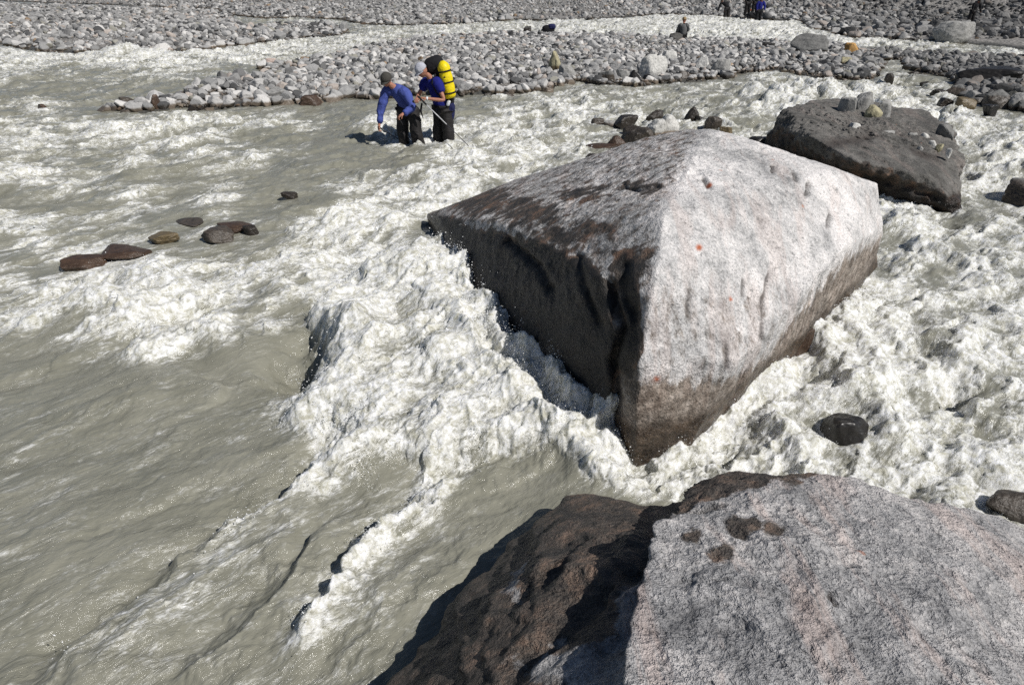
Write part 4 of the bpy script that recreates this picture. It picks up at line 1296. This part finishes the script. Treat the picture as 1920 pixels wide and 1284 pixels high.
def person(base, J, face, colors, label, group=None, hands=True, cap=None, capup=(0, 0, 1), sleeves="long", scale=1.0, headup=(0, 0, 1), headr=0.1):
    root = bpy.data.objects.new("person", None)
    COL.objects.link(root)
    root.location = base
    root.scale = (scale,) * 3
    tag(root, label, "person", group)
    J = {k: Vector(v) for k, v in J.items()}
    bones = [("pel", "spn"), ("spn", "chs"), ("chs", "nck"), ("chs", "shL"), ("shL", "elL"), ("elL", "wrL"), ("chs", "shR"), ("shR", "elR"), ("elR", "wrR"),
             ("pel", "hpL"), ("hpL", "knL"), ("knL", "anL"), ("pel", "hpR"), ("hpR", "knR"), ("knR", "anR")]
    rad = dict(pel=.09, spn=.085, chs=.09, nck=.055, shL=.05, shR=.05, elL=.042, elR=.042, wrL=.028, wrR=.028, hpL=.085, hpR=.085, knL=.058, knR=.058, anL=.04, anR=.04)
    if sleeves == 'long': rad.update(shL=.03, shR=.03, elL=.03, elR=.03)
    JJ = dict(J); jb = [b for b in bones]; rr_ = dict(rad)
    JJ["top"] = J["nck"] + (J["hed"] - J["nck"]) * 0.5; rr_["top"] = .052; jb.append(("nck", "top"))
    hed = JJ.pop("hed")
    if hands:
        for s_ in "LR":
            dv = J["wr" + s_] - J["el" + s_]
            hand_joints(JJ, jb, rr_, s_, "wr" + s_, dv, (0.2, 0.3, -0.8) if s_ == "L" else (0.3, -0.2, -0.8), 0.75)
    me = skin_mesh("body", JJ, jb, rr_, "pel", 2 if hands else 1)
    bm = bmesh.new(); bm.from_mesh(me)
    hv, hf = head_vf(hed, face, Vector(headup), headr)
    vs = [bm.verts.new(v) for v in hv]
    for f in hf:
        nf = bm.faces.new([vs[i] for i in f]); nf.smooth = True
    bm.to_mesh(me); bm.free()
    me.materials.clear(); me.materials.append(FM["skin"])
    link("body", me, None, root)
    # jacket or shirt
    tj = {k: J[k] for k in ("pel", "spn", "chs", "shL", "shR")}
    tr = dict(pel=.15, spn=.155, chs=.165, shL=.095, shR=.095)
    tb = [("pel", "spn"), ("spn", "chs")]
    for s_ in "LR":
        tj["in" + s_] = J["chs"] + (J["sh" + s_] - J["chs"]) * 0.35; tr["in" + s_] = .135
        tb.append(("in" + s_, "sh" + s_))
    tj["pel"] = J["pel"] - (J["spn"] - J["pel"]) * 0.15
    tj["col"] = J["nck"] - (J["nck"] - J["chs"]) * 0.15; tr["col"] = .075; tb.append(("chs", "col"))
    for s_ in "LR":
        if sleeves == "long":
            tj["el" + s_] = J["el" + s_]; tr["el" + s_] = .070
            tj["wr" + s_] = J["el" + s_] + (J["wr" + s_] - J["el" + s_]) * 0.93; tr["wr" + s_] = .043
            tb += [("sh" + s_, "el" + s_), ("el" + s_, "wr" + s_)]
        else:
            tj["el" + s_] = J["sh" + s_] + (J["el" + s_] - J["sh" + s_]) * 0.62; tr["el" + s_] = .075
            tb.append(("sh" + s_, "el" + s_))
    me = skin_mesh("jacket" if sleeves == "long" else "shirt", tj, tb, tr, "pel", 2, ("inL", "inR"))
    me.materials.clear()
    link(me.name, me, FM[colors[0]], root)
    lj = {k: J[k] for k in ("pel", "hpL", "hpR", "knL", "knR", "anL", "anR")}
    lr = dict(pel=.145, hpL=.125, hpR=.125, knL=.105, knR=.105, anL=.09, anR=.09)
    lb = [("pel", "hpL"), ("hpL", "knL"), ("knL", "anL"), ("pel", "hpR"), ("hpR", "knR"), ("knR", "anR")]
    me = skin_mesh("trousers", lj, lb, lr, "pel")
    me.materials.clear()
    link("trousers", me, FM[colors[1]], root)
    if cap:
        pm("cap", cap_vf(Vector(hed) + Vector(headup).normalized() * 0.035, face, capup), FM[cap], root)
    return root

def pole(a, b, label, handle="L", parent=None, mats=("metal", "darkmetal", "black")):
    root = bpy.data.objects.new("trekking_pole", None); COL.objects.link(root)
    a, b = Vector(a), Vector(b)
    root.location = b
    tag(root, label, "trekking pole", "trekking poles")
    A = a - b; z = Vector((0, 0, 0)); q = lambda t: z.lerp(A, t)
    pm("upper_shaft", tube([q(0.52), q(0.9)], [.010, .010], 8), FM[mats[0]], root)
    pm("lower_shaft", tube([q(0.0), q(0.04), q(0.53)], [.003, .007, .0085], 8), FM[mats[1]], root)
    pm("grip", tube([q(0.89), q(0.92), q(0.97), q(1.04), q(1.06)], [.013, .018, .015, .019, .012], 10), FM["black"], root)
    return root

B1 = P(830, 268, 0.0)
J1 = dict(pel=(0.03, 0, .64), spn=(0.0, 0, .84), chs=(-.09, -.01, 1.08), nck=(-.20, -.05, 1.26), hed=(-.32, -.11, 1.36),
          shL=(-.04, -.20, 1.19), elL=(.10, -.30, .85), wrL=(-.22, -.38, .90), shR=(-.28, .13, 1.14), elR=(-.44, .10, .88), wrR=(-.44, -.16, .86),
          hpL=(.10, -.09, .58), knL=(.14, -.10, .12), anL=(.17, -.03, -.38), hpR=(-.04, .10, .58), knR=(-.08, .05, .12), anR=(-.06, .12, -.38))
man = person(B1, J1, (-.75, -.45, -.55), ("royal", "trousers"), "hiker in dark blue T-shirt and pale grey cap, wading, looking down at his hands", "hikers wading the river",
             cap="capgrey", capup=(-.45, -.25, .8), sleeves="short", headup=(-.45, -.2, .85), headr=0.105)
pm("wristwatch", tube([Vector(J1["wrL"]) + Vector((.02, 0, -.005)), Vector(J1["wrL"]) + Vector((-.015, -.004, 0))], [.036, .036], 12), FM["white"], man)

# pack with the yellow dry bag
pk = bpy.data.objects.new("backpack", None); COL.objects.link(pk); pk.location = B1 + Vector((.14, .12, .62))
tag(pk, "big black backpack with a yellow dry bag on its side, on the standing hiker's back", "backpack", "backpacks")
def blob(c, rx, ry, rz, seed, p=6, tilt=0.0, amp=.05, level=4, tx=0.0):
    d, f = ico(level)
    rad_ = (np.abs(d[:, 0]) ** p + np.abs(d[:, 1]) ** p + np.abs(d[:, 2]) ** p) ** (-1.0 / p)
    v = d * rad_[:, None] * (1 + amp * fbm3(d * 2.2, 3, seed))[:, None]
    v = v * (rx, ry, rz)
    M_ = np.array((Matrix.Rotation(tilt, 3, 'Y') @ Matrix.Rotation(tx, 3, 'X')).transposed())
    v = v @ M_ + np.array(c)
    return v, f
o0 = Vector((.14, .12, .62))
L = lambda x, y, z: Vector((x, y, z)) - o0
pm("main_bag", blob(L(.08, .10, 1.05), .15, .20, .40, 5, 4, -0.12), FM["black"], pk)
pm("lid", blob(L(-.11, .20, 1.42), .19, .20, .16, 6, 3, -0.35), FM["black"], pk)
ydir = Vector((.13, .0, -.66)); y0 = L(.075, -.10, 1.53)
rings = []
for t_ in np.linspace(0, 1, 15):
    rings.append(y0 + ydir * float(t_))
rr2 = [.035, .085, .115, .120, .112, .120, .126, .125, .116, .124, .126, .122, .112, .115, .09]
dry = pm("dry_bag", tube(rings, rr2, 20), FM["yellow"], pk)
for t_ in (0.27, 0.57, 0.86):
    c_ = y0 + ydir * t_
    pm("strap", tube([c_ - ydir * .018, c_ + ydir * .018], [.128, .128], 20, True), FM["black"], dry)
pm("emblem", blob(y0 + ydir * 0.42 + Vector((-.01, -.121, 0)), .022, .006, .016, 3, 2, 0.3, .3, 2), FM["black"], dry)
pm("side_pocket", blob(L(.20, -.03, .60), .07, .09, .17, 7, 3, 0.1), FM["navy"], pk)
pm("bottle", blob(L(.16, -.14, .78), .035, .035, .06, 8, 3, 0.4, .02, 3), FM["white"], pk)
pm("shoulder_strap", tube([L(-.02, .02, 1.30), L(-.07, -.14, 1.285), L(-.12, -.235, 1.16), L(-.05, -.25, 1.0), L(.05, -.15, .85)], [.02] * 5, 8), FM["black"], pk)
pm("hip_belt", tube([L(.15, .12, .72), L(.17, -.08, .70), L(.06, -.17, .70), L(-.08, -.14, .70), L(-.14, .02, .70)], [.035] * 5, 8), FM["black"], pk)
pm("dangling_strap", tube([L(-.33, -.30, .80), L(-.36, -.3, .66), L(-.32, -.3, .52)], [.018, .022, .006], 6), FM["black"], pk)

pole(B1 + Vector((-.33, -.44, .90)), P(889, 284, -0.03), "long trekking pole slanting right from the capped hiker's hand into the water")
pole(B1 + Vector((-.50, -.27, .80)), P(770, 266, -0.03), "trekking pole held upright between the two hikers", mats=("darkmetal", "metal"))

B2 = P(775, 268, 0.0)
J2 = dict(pel=(-.06, .05, .66), spn=(-.10, .02, .80), chs=(-.20, -.05, .98), nck=(-.33, -.13, 1.10), hed=(-.40, -.19, 1.20),
          shR=(-.45, .00, 1.00), elR=(-.57, -.08, .68), wrR=(-.62, -.14, .38), shL=(-.06, -.18, .99), elL=(.08, -.26, .72), wrL=(-.11, -.38, .62),
          hpL=(.06, -.05, .60), knL=(.09, -.12, .14), anL=(.22, .0, -.38), hpR=(-.18, .10, .60), knR=(-.20, .0, .14), anR=(-.16, .1, -.38))
person(B2, J2, (-.35, -.85, -.35), ("blue", "trousers"), "hiker in light blue jacket and dark cap, stooping in the river beside the taller hiker", "hikers wading the river",
       cap="capdark", capup=(-.1, -.25, .95), headup=(-.1, -.2, 1))
pole(B2 + Vector((-.20, -.42, .60)), P(772, 263, -0.02), "trekking pole in the stooping hiker's near hand, planted between the legs", mats=("darkmetal", "darkmetal"))
pole(B2 + Vector((-.62, -.17, .33)), P(752, 264, -0.03), "trekking pole in the stooping hiker's outstretched low hand", mats=("darkmetal", "darkmetal"))

# far people
def stand_pose(lean=0.0, arms=0.25, bend=0.0, side=1):
    b = bend
    return dict(pel=(0, 0, .95), spn=(.05 * b * side, 0, 1.12 - .03 * b), chs=(.28 * b * side, 0, 1.36 - .14 * b), nck=(.42 * b * side, 0, 1.52 - .25 * b), hed=(.52 * b * side, -.02, 1.66 - .30 * b),
                shL=(.2 + .3 * b * side, 0, 1.44 - .18 * b), elL=(.27 + .4 * b * side, -.06, 1.16 - .25 * b), wrL=(.22 + .5 * b * side, -.2, .96 - .3 * b),
                shR=(-.2 + .3 * b * side, 0, 1.44 - .18 * b), elR=(-.27 + .4 * b * side, -.05, 1.16 - .25 * b), wrR=(-.24 + .5 * b * side, -.15, .95 - .3 * b),
                hpL=(.1, 0, .9), knL=(.12, -.03, .5), anL=(.13, 0, .05), hpR=(-.1, 0, .9), knR=(-.12, -.02, .5), anR=(-.14, .02, .05))
def gz(p, up=0.0):
    p.z = float(ground_h(np.array([p.x], np.float32), np.array([p.y], np.float32))[0]) + up
    return p
person(gz(P(1400, 29, .2)), stand_pose(), (0, -1, -.2), ("black", "trousers"), "far person in black, left of the three standing together", "people far off on the bank", hands=False, scale=1.0, cap="capdark")
person(gz(P(1413, 29, .2)), stand_pose(bend=.25), (-.5, -1, -.3), ("black", "trousers"), "far person in black bending slightly, middle of the three standing together", "people far off on the bank", hands=False, cap="capdark")
person(gz(P(1422, 33, .2)), stand_pose(bend=.1, side=1), (.6, -1, -.2), ("royal", "black"), "far person in blue jacket, right of the three standing together", "people far off on the bank", hands=False, cap="capdark")
person(gz(P(1362, 29, .2)), stand_pose(bend=.9, side=-1), (-1, -.4, -.6), ("black", "trousers"), "far person in black bending over bags on the ground", "people far off on the bank", hands=False, cap="capdark")
person(gz(P(1817, 48, .2)), stand_pose(bend=.4, side=1), (.3, -1, -.2), ("black", "trousers"), "dark clothed figure leaning forward behind the large grey boulder at upper right", "people far off on the bank", hands=False, cap="capdark", scale=.85)
sit = dict(pel=(0, 0, .14), spn=(0, -.02, .3), chs=(.0, 0, .52), nck=(.01, .04, .66), hed=(.02, .08, .78), shL=(-.18, .02, .58), elL=(-.24, .1, .34), wrL=(-.12, .3, .3),
           shR=(.18, .02, .58), elR=(.24, .1, .34), wrR=(.12, .3, .3), hpL=(-.1, .05, .14), knL=(-.13, .42, .36), anL=(-.12, .62, .02), hpR=(.1, .05, .14), knR=(.13, .42, .36), anR=(.12, .62, .02))
person(gz(P(1279, 76, .15), .12), sit, (.1, 1, -.1), ("greyjkt", "trousers"), "person in dark grey jacket seated on the gravel bar, back to the camera", hands=False, cap="tan")

def pack(px, py, w, h, mats, label, seed):
    p0 = gz(P(px, py, .2))
    ppm = FPX / (p0.y * cT - (p0.z - CAMH) * sT)
    ww, hh = w / ppm, h / ppm
    root = bpy.data.objects.new("backpack", None); COL.objects.link(root); root.location = p0
    tag(root, label, "backpack", "backpacks")
    pm("main_bag", blob((0, 0, hh * .42), ww * .42, ww * .34, hh * .45, seed, 3), FM[mats[0]], root)
    pm("lid", blob((ww * .22, -.05, hh * .72), ww * .26, ww * .30, hh * .26, seed + 1, 3), FM[mats[1]], root)
    pm("side_pocket", blob((-ww * .36, -.06, hh * .3), ww * .13, ww * .2, hh * .22, seed + 2, 3), FM[mats[2]], root)
pack(1028, 60, 28, 19, ("black", "navy", "black"), "dark blue rucksack standing on the gravel bar's back edge", 31)
pack(1345, 29, 14, 9, ("black", "orange", "navy"), "small dark bag with an orange lid, left of the bending far person", 32)
pack(1358, 31, 22, 9, ("black", "royal", "black"), "black and blue bag at the feet of the bending far person", 33)
pack(1396, 31, 20, 10, ("black", "black", "orange"), "black bag lying left of the three standing people", 34)
pack(1410, 31, 20, 11, ("black", "black", "black"), "black bag at the feet of the three standing people", 35)
pack(1404, 24, 6, 8, ("orange", "orange", "orange"), "small orange bag between the legs of the three standing people", 36)
